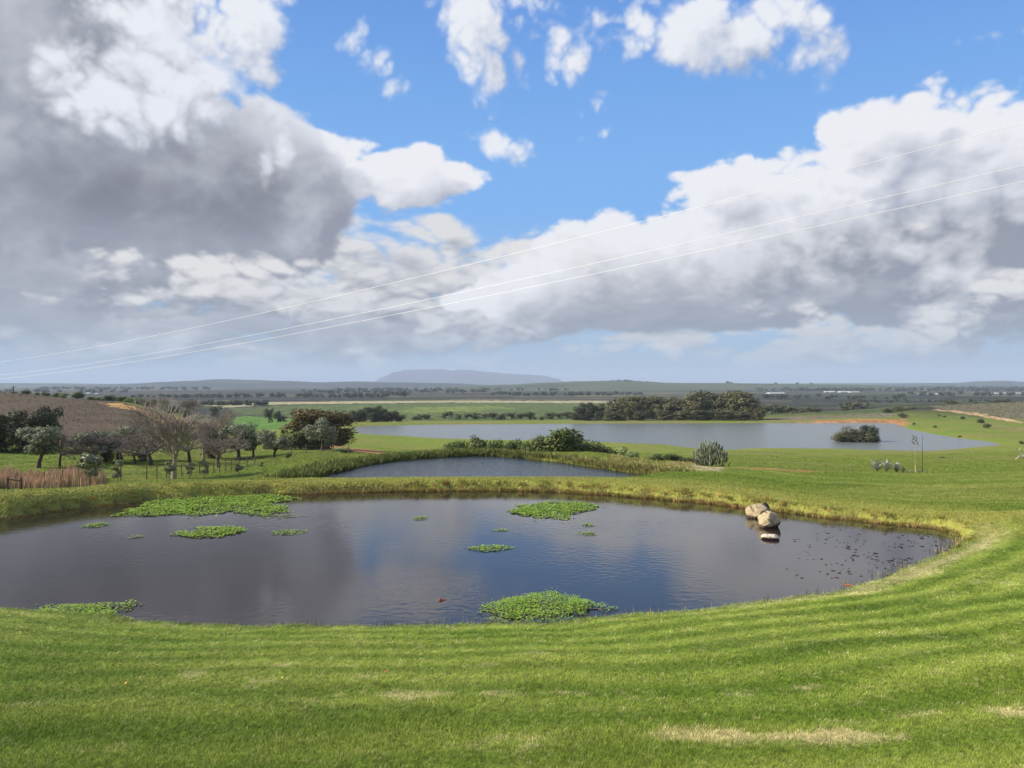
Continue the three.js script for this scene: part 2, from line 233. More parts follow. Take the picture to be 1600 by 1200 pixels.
// what covers the ground, patch by patch
const GREEN = [0.125, 0.178, 0.022], BRIGHT = [0.14, 0.205, 0.024], OLIVE = [0.185, 0.185, 0.042], STRAW = [0.34, 0.29, 0.125], SOIL = [0.13, 0.075, 0.045], ORANGE = [0.31, 0.16, 0.07], BROWN = [0.082, 0.060, 0.043], DARKFIELD = [0.050, 0.046, 0.045];
const patches = [
  // [outline, colour, edge raggedness in metres, strength]
  [polygon([[-700, 668], [-300, 648], [0, 613], [60, 615], [185, 628], [250, 646], [300, 662], [330, 672], [250, 690], [120, 696], [0, 694], [-400, 720]], 140), BROWN, 3, .94],
  [polygon([[158, 629], [185, 630], [240, 644], [300, 660], [345, 672], [338, 676], [290, 667], [235, 652], [185, 636]], 150), [.42, .25, .09], 2, .9],
  [polygon([[380, 650], [470, 655], [470, 672], [350, 668], [345, 655]], 300), [0.085, 0.165, 0.03], 3, .95],
  [polygon([[420, 634], [700, 630], [1000, 631], [1010, 655], [700, 657], [430, 652]], 400), [0.085, 0.115, 0.035], 8, .9],
  [polygon([[640, 637], [760, 634], [800, 638], [700, 645], [630, 645]], 400), [0.15, 0.18, 0.045], 20, .8],
  [polygon([[300, 632], [430, 628], [700, 626], [1000, 626], [1000, 630], [700, 629], [430, 632], [350, 637]], 500), [0.30, 0.27, 0.15], 6, .95],
  [polygon([[350, 638], [460, 634], [470, 650], [380, 648]], 450), [0.075, 0.10, 0.035], 6, .9],
  [polygon([[505, 695], [545, 699], [603, 705], [596, 710], [540, 706], [495, 701]], 80), ORANGE, 1.2, .95],
  [polygon([[1100, 729], [1150, 729.5], [1200, 731.5], [1290, 737], [1285, 738.6], [1200, 734.5], [1110, 732]], 45), ORANGE, .5, .9],
  [polygon([[1035, 722], [1075, 722], [1135, 731], [1130, 737], [1080, 735], [1040, 730]], 45), [.40, .32, .19], .8, .85],
  [polygon([[1262, 659.5], [1300, 656], [1350, 654], [1385, 655], [1414, 654], [1420, 662], [1408, 670], [1385, 661.2], [1300, 661.2]], 380), ORANGE, 3, .95],
  [polygon([[1240, 660], [1300, 659], [1392, 660.5], [1392, 662], [1240, 661.5]], 400), [.36, .2, .1], 1, .9],
  [polygon([[1200, 653], [1300, 649], [1400, 646], [1390, 651], [1300, 653], [1250, 660], [1190, 660]], 460), [0.15, 0.12, 0.09], 4, .8],
  [polygon([[1452, 634], [1600, 628], [1800, 624], [1800, 668], [1600, 657], [1530, 645], [1460, 638]], 420), [0.17, 0.155, 0.09], 4, .8],
  [polygon([[1460, 639], [1530, 646], [1600, 658], [1600, 662], [1530, 650], [1460, 641]], 420), [.40, .27, .14], 2, .85],
  [polygon([[1540, 664], [1600, 668], [1600, 675], [1550, 669]], 350), [.20, .15, .07], 3, .6],
  [polygon([[1300, 751], [1345, 752], [1345, 757], [1302, 756]], 36), [.25, .18, .09], .7, .5],
  [polygon([[1560, 762], [1640, 765], [1640, 772], [1570, 770]], 36), [.26, .22, .10], .7, .5],
];
for (const p of patches) { p.box = [Math.min(...p[0].map((q) => q[0])), Math.max(...p[0].map((q) => q[0])), Math.min(...p[0].map((q) => q[1])), Math.max(...p[0].map((q) => q[1]))]; }
// mown bands follow the shore; the sheen of leaning blades is painted into their greens, other strips are drier grass
function turf(x, d, pd) {
  const n1 = fbm2(x * .22, d * .22, 3, 31), n2 = fbm2(x * 1.3, d * 1.3, 3, 33), n3 = fbm2(x * .09 + 3, d * .34, 2, 35);
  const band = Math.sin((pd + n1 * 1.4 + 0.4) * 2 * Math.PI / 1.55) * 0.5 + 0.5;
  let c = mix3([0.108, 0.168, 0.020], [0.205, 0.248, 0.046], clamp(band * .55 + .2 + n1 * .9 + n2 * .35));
  c = mix3(c, [0.062, 0.112, 0.015], clamp(smooth(.1, .38, n3 + n2 * .35) * .8));
  let dry = smooth(.28, .55, n2 + n1 * .5) * .45;
  dry = Math.max(dry, Math.exp(-(((pd - 0.9 - n1 * .7) / .42) ** 2)) * clamp(.15 + smooth(2, 14, x) * .9) * .8);
  const lane = 6.45 + .035 * Math.max(0, x) ** 2 * .5 + .22 * fbm2(x * .7, 2, 3, 38) + n2 * .35;
  dry = Math.max(dry, smooth(.5, .1, Math.abs(d - lane)) * smooth(-.1, .18, fbm2(x * 1.1, d * .9, 3, 39) + n2 * .5 + (x > 1.2 ? .1 : -.04)) * clamp(smooth(-.02, .3, n2 * 1.4 + fbm2(x * .9, d * 2, 3, 37)) * (.25 + smooth(.5, 2.2, x) * .7)));
  dry = Math.max(dry, smooth(.34, .1, Math.abs(d - 8.6 - n1 * .8 - x * .03)) * smooth(.05, .3, n2 + .05) * .5 * (x > -3 ? 1 : .4));
  return [mix3(c, [0.36, 0.32, 0.155], clamp(dry)), dry, c];
}
function cover(x, d, e, pd) {
  const r = Math.hypot(x, d), n = fbm2(x * .06, d * .06, 4, 12), fine = fbm2(x * .7, d * .7, 3, 14);
  if (r < 300 && pd < 0.02) return [0.09, 0.06, 0.04];
  let c;
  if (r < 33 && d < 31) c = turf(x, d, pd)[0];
  else c = mix3(mix3(GREEN, BRIGHT, clamp(.5 + n * 1.3)), OLIVE, clamp(.45 + 1.9 * fbm2(x * .03 + 9, d * .05, 3, 16) + fine * .6));
  if (pd < 0.5 && r < 300) c = mix3([0.10, 0.062, 0.038], c, smooth(.02, .5, pd));
  if (r > 33 && pd < 9) c = mix3([0.25, 0.25, 0.055], c, smooth(2, 7, pd + n * 3));
  if (r > 120 && r < 480 && x > 40) c = mix3(c, [0.17, 0.165, 0.045], clamp(.2 + 2.2 * fbm2(x * .02, d * .012, 3, 18)));
  if (d > 380 && d < 520 && x < 190) c = mix3(c, [0.18, 0.17, 0.055], clamp(.5 + 2 * fbm2(x * .01, d * .06, 2, 19)));
  if (r > 460) {                                     // the wide plain: vineyards, plough, stubble and wheat in long strips, cloud shade painted into their tones
    const far = smooth(470, 640, r), cell = Math.floor(Math.log(r) * 17 + noise3(x / 900, 0, 3) * 3.4), strip = Math.floor(x / (r * .16) + noise3(cell * 3.7, 1, 1) * 8), h = Math.abs(Math.sin(cell * 91.7 + strip * 37.3) * 43758.5) % 1;
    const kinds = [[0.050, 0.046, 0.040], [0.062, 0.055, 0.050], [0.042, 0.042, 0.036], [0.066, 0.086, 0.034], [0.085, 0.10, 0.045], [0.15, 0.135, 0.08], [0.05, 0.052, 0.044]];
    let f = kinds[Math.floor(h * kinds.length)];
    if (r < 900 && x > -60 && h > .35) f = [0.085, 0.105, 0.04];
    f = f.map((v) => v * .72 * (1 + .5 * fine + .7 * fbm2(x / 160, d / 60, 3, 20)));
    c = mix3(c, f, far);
  }
  for (const [list, col, rag, k] of patches) {
    const p = patches.find((q) => q[0] === list).box;
    if (x < p[0] - rag || x > p[1] + rag || d < p[2] - rag || d > p[3] + rag) continue;
    const jx = x + rag * 1.6 * noise3(x / rag * .6, d / rag * .6, 3), jd = d + rag * 1.6 * noise3(x / rag * .6, d / rag * .6, 9);
    if (within(list, jx, jd)) c = mix3(c, col.map((v) => v * (1 + .7 * fine + .5 * n)), clamp(k * (1.05 + fine * .5)));
  }
  return c.map((v) => Math.max(.012, v * (1 + .35 * fine)));
}
function makeGround() {
  const rows = [0.4, 1, 2, 3, 4];
  for (let r = 4.6; r < 60; r *= 1.0105) rows.push(r);
  for (let r = 60; r < 520; r *= 1.0085) rows.push(r);
  for (let r = 520; r < 16000; r *= 1.018) rows.push(r);
  const angles = [];
  for (let a = -0.84; a <= 0.8401; a += 0.0027) angles.push(a);
  const rest = 2 * Math.PI - 1.68; for (let i = 1; i < 90; i++) angles.push(0.84 + rest * i / 90);
  const nr = rows.length, na = angles.length, pos = new Float32Array((nr * na + 1) * 3), col = new Float32Array((nr * na + 1) * 3), uv = new Float32Array((nr * na + 1) * 2), index = [];
  for (let i = 0; i < nr; i++) for (let j = 0; j < na; j++) {
    const r = rows[i], x = Math.sin(angles[j]) * r, d = Math.cos(angles[j]) * r, o = i * na + j, e = height(x, d), pd = r < 90 && pond.near(x, d, 20) ? pond.dist(x, d) : pond2.near(x, d, 0) && pond2.dist(x, d) < 0 ? 0 : 99;
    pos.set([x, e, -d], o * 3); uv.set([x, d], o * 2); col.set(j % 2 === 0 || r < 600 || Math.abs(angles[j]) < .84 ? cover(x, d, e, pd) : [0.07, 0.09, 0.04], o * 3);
    if (i) { const p = (i - 1) * na + j, q = (i - 1) * na + (j + 1) % na, s = i * na + (j + 1) % na; index.push(p, q, o, q, s, o); }
  }
  const c = nr * na; pos.set([0, height(0, 0), 0], c * 3); col.set(GREEN, c * 3);
  for (let j = 0; j < na; j++) index.push(c, (j + 1) % na, j);
  const g = new THREE.BufferGeometry();
  g.setAttribute('position', new THREE.BufferAttribute(pos, 3)); g.setAttribute('color', new THREE.BufferAttribute(col, 3)); g.setAttribute('uv', new THREE.BufferAttribute(uv, 2));
  g.setIndex(new THREE.BufferAttribute(new Uint32Array(index), 1)); g.computeVertexNormals();
  return g;
}
function noiseTexture(size, fn) {                   // a tiling grey texture
  const data = new Uint8Array(size * size * 4);
  for (let y = 0; y < size; y++) for (let x = 0; x < size; x++) { const v = clamp(fn(x / size, y / size)) * 255, o = (y * size + x) * 4; data[o] = data[o + 1] = data[o + 2] = v; data[o + 3] = 255; }
  const t = new THREE.DataTexture(data, size, size); t.wrapS = t.wrapT = THREE.RepeatWrapping; t.magFilter = THREE.LinearFilter; t.minFilter = THREE.LinearMipmapLinearFilter; t.needsUpdate = true;
  return t;
}
// noise that repeats after one unit: a torus through 3-D noise would fold, so four shifted copies are blended
const tiling = (f) => (u, v) => { const a = f(u, v), b = f(u - 1, v), c = f(u, v - 1), d = f(u - 1, v - 1), su = smooth(0, 1, u), sv = smooth(0, 1, v), k = Math.sqrt(((1 - su) ** 2 + su ** 2) * ((1 - sv) ** 2 + sv ** 2)); return (lerp(lerp(a, b, su), lerp(c, d, su), sv)) / k; };
const turfBump = noiseTexture(512, (u, v) => 0.5 + 0.7 * tiling((a, b) => fbm2(a * 30, b * 30, 4, 60))(u, v)); turfBump.repeat.set(1 / 4, 1 / 4);
const groundMaterial = new THREE.MeshPhysicalMaterial({ vertexColors: true, roughness: 1, specularIntensity: 0.2, bumpMap: turfBump, bumpScale: 0.09 });
groundMaterial.name = 'grass and soil';
function structure(mesh, name) { mesh.name = name; mesh.userData.kind = 'structure'; mesh.castShadow = mesh.receiveShadow = true; scene.add(mesh); return mesh; }
structure(new THREE.Mesh(makeGround(), groundMaterial), 'ground');

// ---------------------------------------------------------------- water
function waterMesh(o, level, material, grow, name, tile) {
  const shape = new THREE.Shape(o.list.map(([x, d]) => new THREE.Vector2(x, d)));
  const g = new THREE.ShapeGeometry(shape), p = g.attributes.position, uv = g.attributes.uv, cx = (o.x0 + o.x1) / 2, cd = (o.d0 + o.d1) / 2;
  for (let i = 0; i < p.count; i++) {
    let x = p.getX(i), d = p.getY(i); const l = Math.hypot(x - cx, d - cd) || 1;
    x += (x - cx) / l * grow; d += (d - cd) / l * grow;
    uv.setXY(i, x / tile, d / tile); p.setXYZ(i, x, level, -d); g.attributes.normal.setXYZ(i, 0, 1, 0);
  }
  return structure(new THREE.Mesh(g, material), name);
}
const ripple = noiseTexture(1024, (u, v) => { const calm = smooth(-.25, .3, tiling((a, b) => fbm2(a * 4 + 7, b * 4, 3, 71))(u, v)); return 0.5 + (0.25 + calm * .75) * tiling((a, b) => 0.9 * fbm2(a * 42, b * 60, 3, 72))(u, v) * .7; });
const chop = noiseTexture(512, (u, v) => 0.5 + tiling((a, b) => 0.9 * fbm2(a * 34, b * 46, 4, 74))(u, v) * .8);
const pondWater = new THREE.MeshPhysicalMaterial({ color: new THREE.Color().setRGB(0.018, 0.013, 0.011), roughness: 0.08, ior: 1.333, bumpMap: ripple, bumpScale: 0.0065 });
const pond2Water = new THREE.MeshPhysicalMaterial({ color: new THREE.Color().setRGB(0.016, 0.017, 0.02), roughness: 0.1, ior: 1.333, bumpMap: chop, bumpScale: 0.045 });
const lakeWater = new THREE.MeshPhysicalMaterial({ color: new THREE.Color().setRGB(0.135, 0.145, 0.125), roughness: 0.22, ior: 1.333, bumpMap: chop, bumpScale: 0.28 });
waterMesh(pond, 0, pondWater, 0.12, 'pond_water', 14);
waterMesh(pond2, POND2, pond2Water, 0.15, 'pond_water_001', 8);
waterMesh(lake, LAKE, lakeWater, 1.2, 'lake_water', 24);

// ---------------------------------------------------------------- grass, sedge and reeds: real blades in tufts
function stuff(mesh, name, label, category) { mesh.name = name; mesh.userData = { kind: 'stuff', label, category }; mesh.castShadow = mesh.receiveShadow = true; scene.add(mesh); return mesh; }
function tuft(n, { radius = 1, h = 1, w = 0.06, lean = 0.35, bend = 0.3, parts = 1, seed = 1, low = [1, 1, 1], high = [1, 1, 1], vary = 0.2, upright = 0 }) {
  const R = rng(seed), p = [], c = [], idx = [];
  for (let i = 0; i < n; i++) {
    const a = R() * 6.283, q = Math.sqrt(R()) * radius, x = Math.cos(a) * q, z = Math.sin(a) * q, b = R() * 6.283, hh = h * (0.55 + 0.6 * R()), lx = Math.cos(b) * lean * hh * R() + x * upright, lz = Math.sin(b) * lean * hh * R() + z * upright, f = b + 1.57 + (R() - .5), wx = Math.cos(f) * w / 2 * (0.7 + .6 * R()), wz = Math.sin(f) * w / 2, base = p.length / 3, k = 1 + (R() - .5) * 2 * vary;
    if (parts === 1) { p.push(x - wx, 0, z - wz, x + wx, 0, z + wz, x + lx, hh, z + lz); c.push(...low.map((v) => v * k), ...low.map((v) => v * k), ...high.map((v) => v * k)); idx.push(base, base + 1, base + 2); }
    else {
      const mx = x + lx * .35, mz = z + lz * .35, my = hh * .62, tx = x + lx * (1 + bend), tz = z + lz * (1 + bend), mid = mix3(low, high, .6);
      p.push(x - wx, 0, z - wz, x + wx, 0, z + wz, mx - wx * .8, my, mz - wz * .8, mx + wx * .8, my, mz + wz * .8, tx, hh, tz);
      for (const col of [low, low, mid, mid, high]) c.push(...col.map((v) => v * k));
      idx.push(base, base + 1, base + 3, base, base + 3, base + 2, base + 2, base + 3, base + 4);
    }
  }
  const g = new THREE.BufferGeometry(); g.setAttribute('position', new THREE.Float32BufferAttribute(p, 3)); g.setAttribute('color', new THREE.Float32BufferAttribute(c, 3)); g.setIndex(idx); g.computeVertexNormals();
  return g;
}
const bladeMaterial = new THREE.MeshPhysicalMaterial({ vertexColors: true, roughness: 0.8, specularIntensity: 0.3, side: THREE.DoubleSide }); bladeMaterial.name = 'grass blade';
function scatter(geometry, spots, name, label, category, material = bladeMaterial) {   // spots: [x, y, d, size, tall, turn, tilt x, tilt z, colour]
  const m = new THREE.InstancedMesh(geometry, material, spots.length), o = new THREE.Object3D(), col = new THREE.Color();
  spots.forEach(([x, y, d, s, t, turn, tx, tz, c], i) => { o.position.set(x, y, -d); o.rotation.set(tx, turn, tz, 'ZXY'); o.scale.set(s, t, s); o.updateMatrix(); m.setMatrixAt(i, o.matrix); m.setColorAt(i, col.setRGB(...c)); });
  return stuff(m, name, label, category);
}
{
  const R = rng(101), lawn = [[], []], bank = [], sedge = [], meadow = [[], []], reedsPale = [], reedsGreen = [];
  const each = (d0, d1, k, side, f) => { for (let d = d0; d < d1; d *= 1 + k * 0.9) { const s = d * k, x1 = d * side + 1.5; for (let x = -x1; x < x1; x += s) { const jx = x + (R() - .5) * s * 1.6, jd = d + (R() - .5) * s * 1.6; f(jx, jd, s); } } };
  // mown lawn round the near side of the pond
  each(3.6, 31, 0.0052, 0.74, (x, d, s) => {
    const pd = pond.near(x, d, 30) ? pond.dist(x, d) : 20;
    if (pd < 0.06 + .3 * Math.max(0, fbm2(x * 1.4, d * 1.4, 2, 45)) || d > 31.5) return;
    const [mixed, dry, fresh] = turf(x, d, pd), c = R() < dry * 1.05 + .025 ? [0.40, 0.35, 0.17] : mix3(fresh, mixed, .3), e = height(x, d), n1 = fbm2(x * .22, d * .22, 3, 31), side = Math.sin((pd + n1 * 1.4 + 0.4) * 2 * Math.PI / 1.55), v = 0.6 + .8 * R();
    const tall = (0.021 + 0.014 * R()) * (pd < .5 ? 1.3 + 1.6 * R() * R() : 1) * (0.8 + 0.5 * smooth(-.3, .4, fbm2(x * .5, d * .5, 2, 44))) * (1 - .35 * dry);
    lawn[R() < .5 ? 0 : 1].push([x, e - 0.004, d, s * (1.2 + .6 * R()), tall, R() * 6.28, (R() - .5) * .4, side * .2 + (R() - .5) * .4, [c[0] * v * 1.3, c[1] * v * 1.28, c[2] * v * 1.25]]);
  });
  // far and right banks of the pond: tall brown stems at the water, yellow-green grass above
  for (let i = 0, n = pond.list.length; i < n; i++) {
    const [ax, ad] = pond.list[i], [bx, bd] = pond.list[(i + 1) % n], len = Math.hypot(bx - ax, bd - ad);
    if ((ad + bd) / 2 < 27 || ax < -29) continue;
    const left = smooth(-8, -15, ax), steps = Math.ceil(len * 26);
    for (let k = 0; k < steps; k++) {
      const t = R(), off = -0.08 + R() * R() * .55, x0 = lerp(ax, bx, t), d0 = lerp(ad, bd, t), nx = (bd - ad) / len, nd = -(bx - ax) / len;
      let x = x0 + nx * off, d = d0 + nd * off, pd = pond.dist(x, d);
      if (pd < -0.25) { x = x0 - nx * off; d = d0 - nd * off; pd = pond.dist(x, d); }
      if (pd < -0.25) continue;
      const straw = R(), c = straw < .25 + .05 * smooth(2, 15, x) ? [0.46, 0.33, 0.15] : straw < .75 ? [0.30, 0.25, 0.085] : [0.23, 0.25, 0.06], v = .7 + .6 * R();
      bank.push([x, Math.max(height(x, d), -0.05) - .02, d, .13 + .09 * R(), (0.16 + .14 * R()) * (1 - .4 * left) * (d < 31.5 ? .55 : 1) * (x > 13 ? .8 : 1), R() * 6.28, .15 * (R() - .5), .15 * (R() - .5), c.map((q) => q * v)]);
    }
  }
  // grass on the banks, the berm and the right slope
  each(31, 80, 0.0052, 0.72, (x, d, s) => {
    const pd = pond.near(x, d, 30) ? pond.dist(x, d) : 20, q = pond2.near(x, d, 6) ? pond2.dist(x, d) : 20;
    if (pd < 0.25 || q < 0.1) return;
    const e = height(x, d), near = smooth(8, 1, pd), v = .7 + .6 * R(), track = patches.slice(7, 10).some((p) => within(p[0], x, d));
    if (track && R() < .9) return;
    const strip = smooth(.05, .3, fbm2(x * .1, d * .5, 2, 47)), wide = clamp(.35 + 2.2 * fbm2(x * .045 + 3, d * .12, 3, 48)), c = mix3(mix3(mix3([0.15, 0.21, 0.030], [0.26, 0.275, 0.065], wide), [0.34, 0.335, 0.08], near * .8 + (R() - .5) * .5), [0.075, 0.15, 0.02], x > 5 && d < 60 && pd > 5 ? strip * .7 : strip * .25);
    meadow[R() < .5 ? 0 : 1].push([x, e - .01, d, s * 1.25, .04 + .055 * R() * (1 - .3 * near), R() * 6.28, 0, 0, c.map((z) => z * v)]);
  });
  // tall pale grass on the dam of the second pond, dark sedge on its left side
  for (let k = 0; k < 5200; k++) {
    const i = Math.floor(R() * pond2.list.length), [ax, ad] = pond2.list[i], out = R() * R() * 3.4, cx = 0, cd = 62, l = Math.hypot(ax - cx, ad - cd), x = ax + (ax - cx) / l * out + (R() - .5) * 1.2, d = ad + (ad - cd) / l * out + (R() - .5) * 1.2;
    if (d < 57 || pond2.dist(x, d) < 0) continue;
    const e = height(x, d), right = smooth(-6, 8, x), v = .7 + .6 * R();
    if (R() < lerp(.75, .06, right)) reedsGreen.push([x, e - .03, d,   .24 + .16 * R(), .26 + .26 * R(), R() * 6.28, 0, 0, [0.165 * v, 0.20 * v, 0.055 * v]]);
    else reedsPale.push([x, e - .03, d, .26 + .2 * R(), .2 + .22 * R(), R() * 6.28, (R() - .5) * .2, (R() - .5) * .2, mix3([0.21, 0.215, 0.06], [0.37, 0.33, 0.13], R() * (.35 + .65 * right)).map((q) => q * v)]);
  }
  for (let k = 0; k < 900; k++) { const p = at(lerp(950, 1080, R()), lerp(712, 748, R() ** .8), 45); if (pond2.dist(p[0], -p[2]) < .3 || -p[2] < 58) continue; const v = .7 + .6 * R(); reedsPale.push([p[0], p[1] - .03, -p[2], .28, .2 + .2 * R(), R() * 6.28, (R() - .5) * .2, (R() - .5) * .2, mix3([0.22, 0.22, 0.06], [0.40, 0.35, 0.15], R()).map((q) => q * v)]); }
  // rougher pasture beyond
  each(80, 230, 0.0058, 0.72, (x, d, s) => {
    if (d > 240 && lake.near(x, d, 5) && lake.dist(x, d) < 1) return;
    if (patches.some((p) => p !== patches[3] && within(p[0], x, d))) return;
    const n = fbm2(x * .05, d * .05, 3, 51), v = .75 + .5 * R();
    if (R() < .25 - n + smooth(120, 230, d) * .7) return;
    const c = mix3(mix3([0.14, 0.20, 0.026], [0.17, 0.215, 0.036], clamp(.5 + n)), [0.26, 0.24, 0.075], clamp(1.5 * fbm2(x * .03 + 9, d * .05, 3, 16) + (x > 40 ? .25 : 0)) * R());
    meadow[R() < .5 ? 0 : 1].push([x, height(x, d) - .02, d, s * 1.2, .06 + .16 * R() * R(), R() * 6.28, 0, 0, c.map((z) => z * v)]);
  });
  // thin sedge stems standing in the shallows along the near shore
  for (let k = 0; k < 2600; k++) {
    const i = Math.floor(R() * pond.list.length), [ax, ad] = pond.list[i]; if (ad > 30 || ax < -5.5) continue;
    const x = ax + (R() - .5) * 1.3, d = ad + (R() - .3) * .7, pd = pond.dist(x, d); if (pd > .22 || pd < -.75) continue;
    if (fbm2(x * .8, d * .8, 2, 61) < .02 - (x > -3 && x < 4 ? .12 : 0)) continue;
    const v = .7 + .6 * R(); sedge.push([x, Math.max(height(x, d), -.05), d, .09 + .1 * R(), .2 + .24 * R(), R() * 6.28, 0, 0, mix3([0.33, 0.28, 0.14], [0.14, 0.15, 0.06], R()).map((q) => q * v)]);
  }
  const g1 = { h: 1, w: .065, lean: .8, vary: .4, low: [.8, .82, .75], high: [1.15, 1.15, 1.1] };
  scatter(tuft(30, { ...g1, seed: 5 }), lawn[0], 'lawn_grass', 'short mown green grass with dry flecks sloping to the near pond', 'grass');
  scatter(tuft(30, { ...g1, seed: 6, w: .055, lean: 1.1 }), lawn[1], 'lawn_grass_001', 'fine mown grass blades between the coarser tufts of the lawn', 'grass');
  scatter(tuft(22, { h: 1, w: .10, lean: .4, parts: 2, upright: .25, seed: 7, low: [.8, .52, .4], high: [1, 1.08, .95], vary: .35 }), bank, 'bank_sedge', 'tall brown-stemmed sedge along the far bank of the near pond', 'sedge');
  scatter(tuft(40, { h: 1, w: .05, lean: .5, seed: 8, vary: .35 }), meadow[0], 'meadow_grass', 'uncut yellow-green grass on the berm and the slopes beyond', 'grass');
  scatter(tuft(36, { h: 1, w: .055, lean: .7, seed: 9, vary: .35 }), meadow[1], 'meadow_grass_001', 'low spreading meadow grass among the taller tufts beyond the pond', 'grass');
  scatter(tuft(16, { h: 1, w: .09, lean: .4, parts: 2, upright: .3, seed: 10, vary: .3, low: [.85, .8, .75] }), reedsPale, 'dam_grass', 'tall pale straw grass on the dam of the second pond', 'grass');
  scatter(tuft(16, { h: 1, w: .14, lean: .5, parts: 2, upright: .4, seed: 12, vary: .3 }), reedsGreen, 'dam_sedge', 'dark green sedge clumps on the left bank of the second pond', 'sedge');
  scatter(tuft(4, { h: 1, w: .09, lean: .25, parts: 2, seed: 13, vary: .3 }), sedge, 'shore_sedge', 'thin upright stems in the shallows along the near shore', 'sedge');
  // bed of dry reeds by the fence
  const dry = [];
  for (let k = 0; k < 1500; k++) { const px = lerp(-90, 158, R()), p = at(px, lerp(750, 764, R()) - px * .02, 60); if (px > 120 && R() < .4) continue; const v = .7 + .6 * R(); dry.push([p[0], p[1] - .05, -p[2], .3 + .2 * R(), (.9 + .75 * R()) * (.8 + .5 * noise3(px * .04, 2, 2)), R() * 6.28, (R() - .5) * .2, (R() - .5) * .2 - .06, mix3([0.46, 0.36, 0.25], [0.32, 0.235, 0.16], R()).map((q) => q * v)]); }
  scatter(tuft(14, { h: 1, w: .12, lean: .3, parts: 2, seed: 14, vary: .3, high: [1.15, 1.05, .95] }), dry, 'reed_bed', 'bed of dry pinkish-brown reeds behind the wooden rail', 'reeds');
}

// ---------------------------------------------------------------- trees and shrubs
const RT = rng(2024);
const taken = new Map();
function numbered(name) { const n = taken.get(name) ?? 0; taken.set(name, n + 1); return n ? name + '_' + String(n).padStart(3, '0') : name; }
function tube(points, radii, sides = 6) {            // a tapered limb through the points
  const p = [], n = [], idx = [], up = new THREE.Vector3(), a = new THREE.Vector3(), b = new THREE.Vector3(), t = new THREE.Vector3();
  const v = points.map((q) => q.isVector3 ? q : new THREE.Vector3(...q));
  v.forEach((q, i) => {
    t.subVectors(v[Math.min(i + 1, v.length - 1)], v[Math.max(i - 1, 0)]).normalize();
    up.set(Math.abs(t.y) > .9 ? 1 : 0, Math.abs(t.y) > .9 ? 0 : 1, 0); a.crossVectors(t, up).normalize(); b.crossVectors(t, a);
    for (let k = 0; k < sides; k++) { const w = k / sides * 6.2832, c = Math.cos(w), s = Math.sin(w), nx = a.x * c + b.x * s, ny = a.y * c + b.y * s, nz = a.z * c + b.z * s; p.push(q.x + nx * radii[i], q.y + ny * radii[i], q.z + nz * radii[i]); n.push(nx, ny, nz); }
    if (i) for (let k = 0; k < sides; k++) { const o = (i - 1) * sides, k1 = (k + 1) % sides; idx.push(o + k, o + k1, o + sides + k, o + k1, o + sides + k1, o + sides + k); }
  });
  const end = p.length / 3; p.push(...v.at(-1).toArray()); n.push(0, 1, 0); for (let k = 0; k < sides; k++) idx.push(end - sides + k, end - sides + (k + 1) % sides, end);
  const g = new THREE.BufferGeometry(); g.setAttribute('position', new THREE.Float32BufferAttribute(p, 3)); g.setAttribute('normal', new THREE.Float32BufferAttribute(n, 3)); g.setIndex(idx);
  return g;
}
// leaves: lobes [x, y, z, rx, ry, rz] filled with small bent leaf sprays, thick near the skin of each lobe
function foliage(lobes, n, size, tones, seed, { skin = 0.55, droop = 0, spray = 1.5, ragged = .22 } = {}) {
  const R = rng(seed), p = [], c = [], idx = [], vol = lobes.map((l) => Math.pow(l[3] * l[4] * l[5], .75)), sum = vol.reduce((a, b) => a + b, 0);
  const nrm = new THREE.Vector3(), t = new THREE.Vector3(), b = new THREE.Vector3(), d = new THREE.Vector3();
  const toneOf = lobes.map(() => R());
  for (let i = 0; i < n; i++) {
    let k = 0, q = R() * sum; while (k < lobes.length - 1 && (q -= vol[k]) > 0) k++;
    const [lx, ly, lz, rx, ry, rz] = lobes[k];
    d.set(R() - .5, R() - .5, R() - .5).normalize();
    const rr = lerp(skin, 1, Math.sqrt(R())) * (1 + ragged * 2.2 * noise3(d.x * 2.2 + k * 5, d.y * 2.2, d.z * 2.2 + seed));
    const x = lx + d.x * rx * rr, y = Math.max(.01, ly + d.y * ry * rr - droop * R()), z = lz + d.z * rz * rr, s = size * (.55 + .9 * R());
    nrm.set(d.x + (R() - .5) * 1.7, d.y + .25 + (R() - .5) * 1.7, d.z + (R() - .5) * 1.7).normalize();
    t.set(R() - .5, R() - .5, R() - .5).cross(nrm).normalize(); b.crossVectors(nrm, t);
    const o = p.length / 3, l = s * spray, w = s * .5, f = s * .22;
    p.push(x - b.x * l, y - b.y * l, z - b.z * l, x + t.x * w - nrm.x * f, y + t.y * w - nrm.y * f, z + t.z * w - nrm.z * f, x + b.x * l, y + b.y * l, z + b.z * l, x - t.x * w - nrm.x * f, y - t.y * w - nrm.y * f, z - t.z * w - nrm.z * f);
    const m = clamp(toneOf[k] * .5 + R() * .6), ti = m * (tones.length - 1), i0 = Math.min(Math.floor(ti), tones.length - 2), col = mix3(tones[i0], tones[i0 + 1], ti - i0), v = .75 + .5 * R();
    for (let j = 0; j < 4; j++) c.push(col[0] * v, col[1] * v, col[2] * v);
    idx.push(o, o + 1, o + 2, o, o + 2, o + 3);
  }
  const g = new THREE.BufferGeometry(); g.setAttribute('position', new THREE.Float32BufferAttribute(p, 3)); g.setAttribute('color', new THREE.Float32BufferAttribute(c, 3)); g.setIndex(idx); g.computeVertexNormals();
  return g;
}
const leafMaterial = new THREE.MeshPhysicalMaterial({ vertexColors: true, roughness: .7, specularIntensity: .4, side: THREE.DoubleSide }); leafMaterial.name = 'leaves';
const barkNoise = noiseTexture(128, (u, v) => .5 + .6 * tiling((a, b) => fbm2(a * 14, b * 5, 3, 90))(u, v));
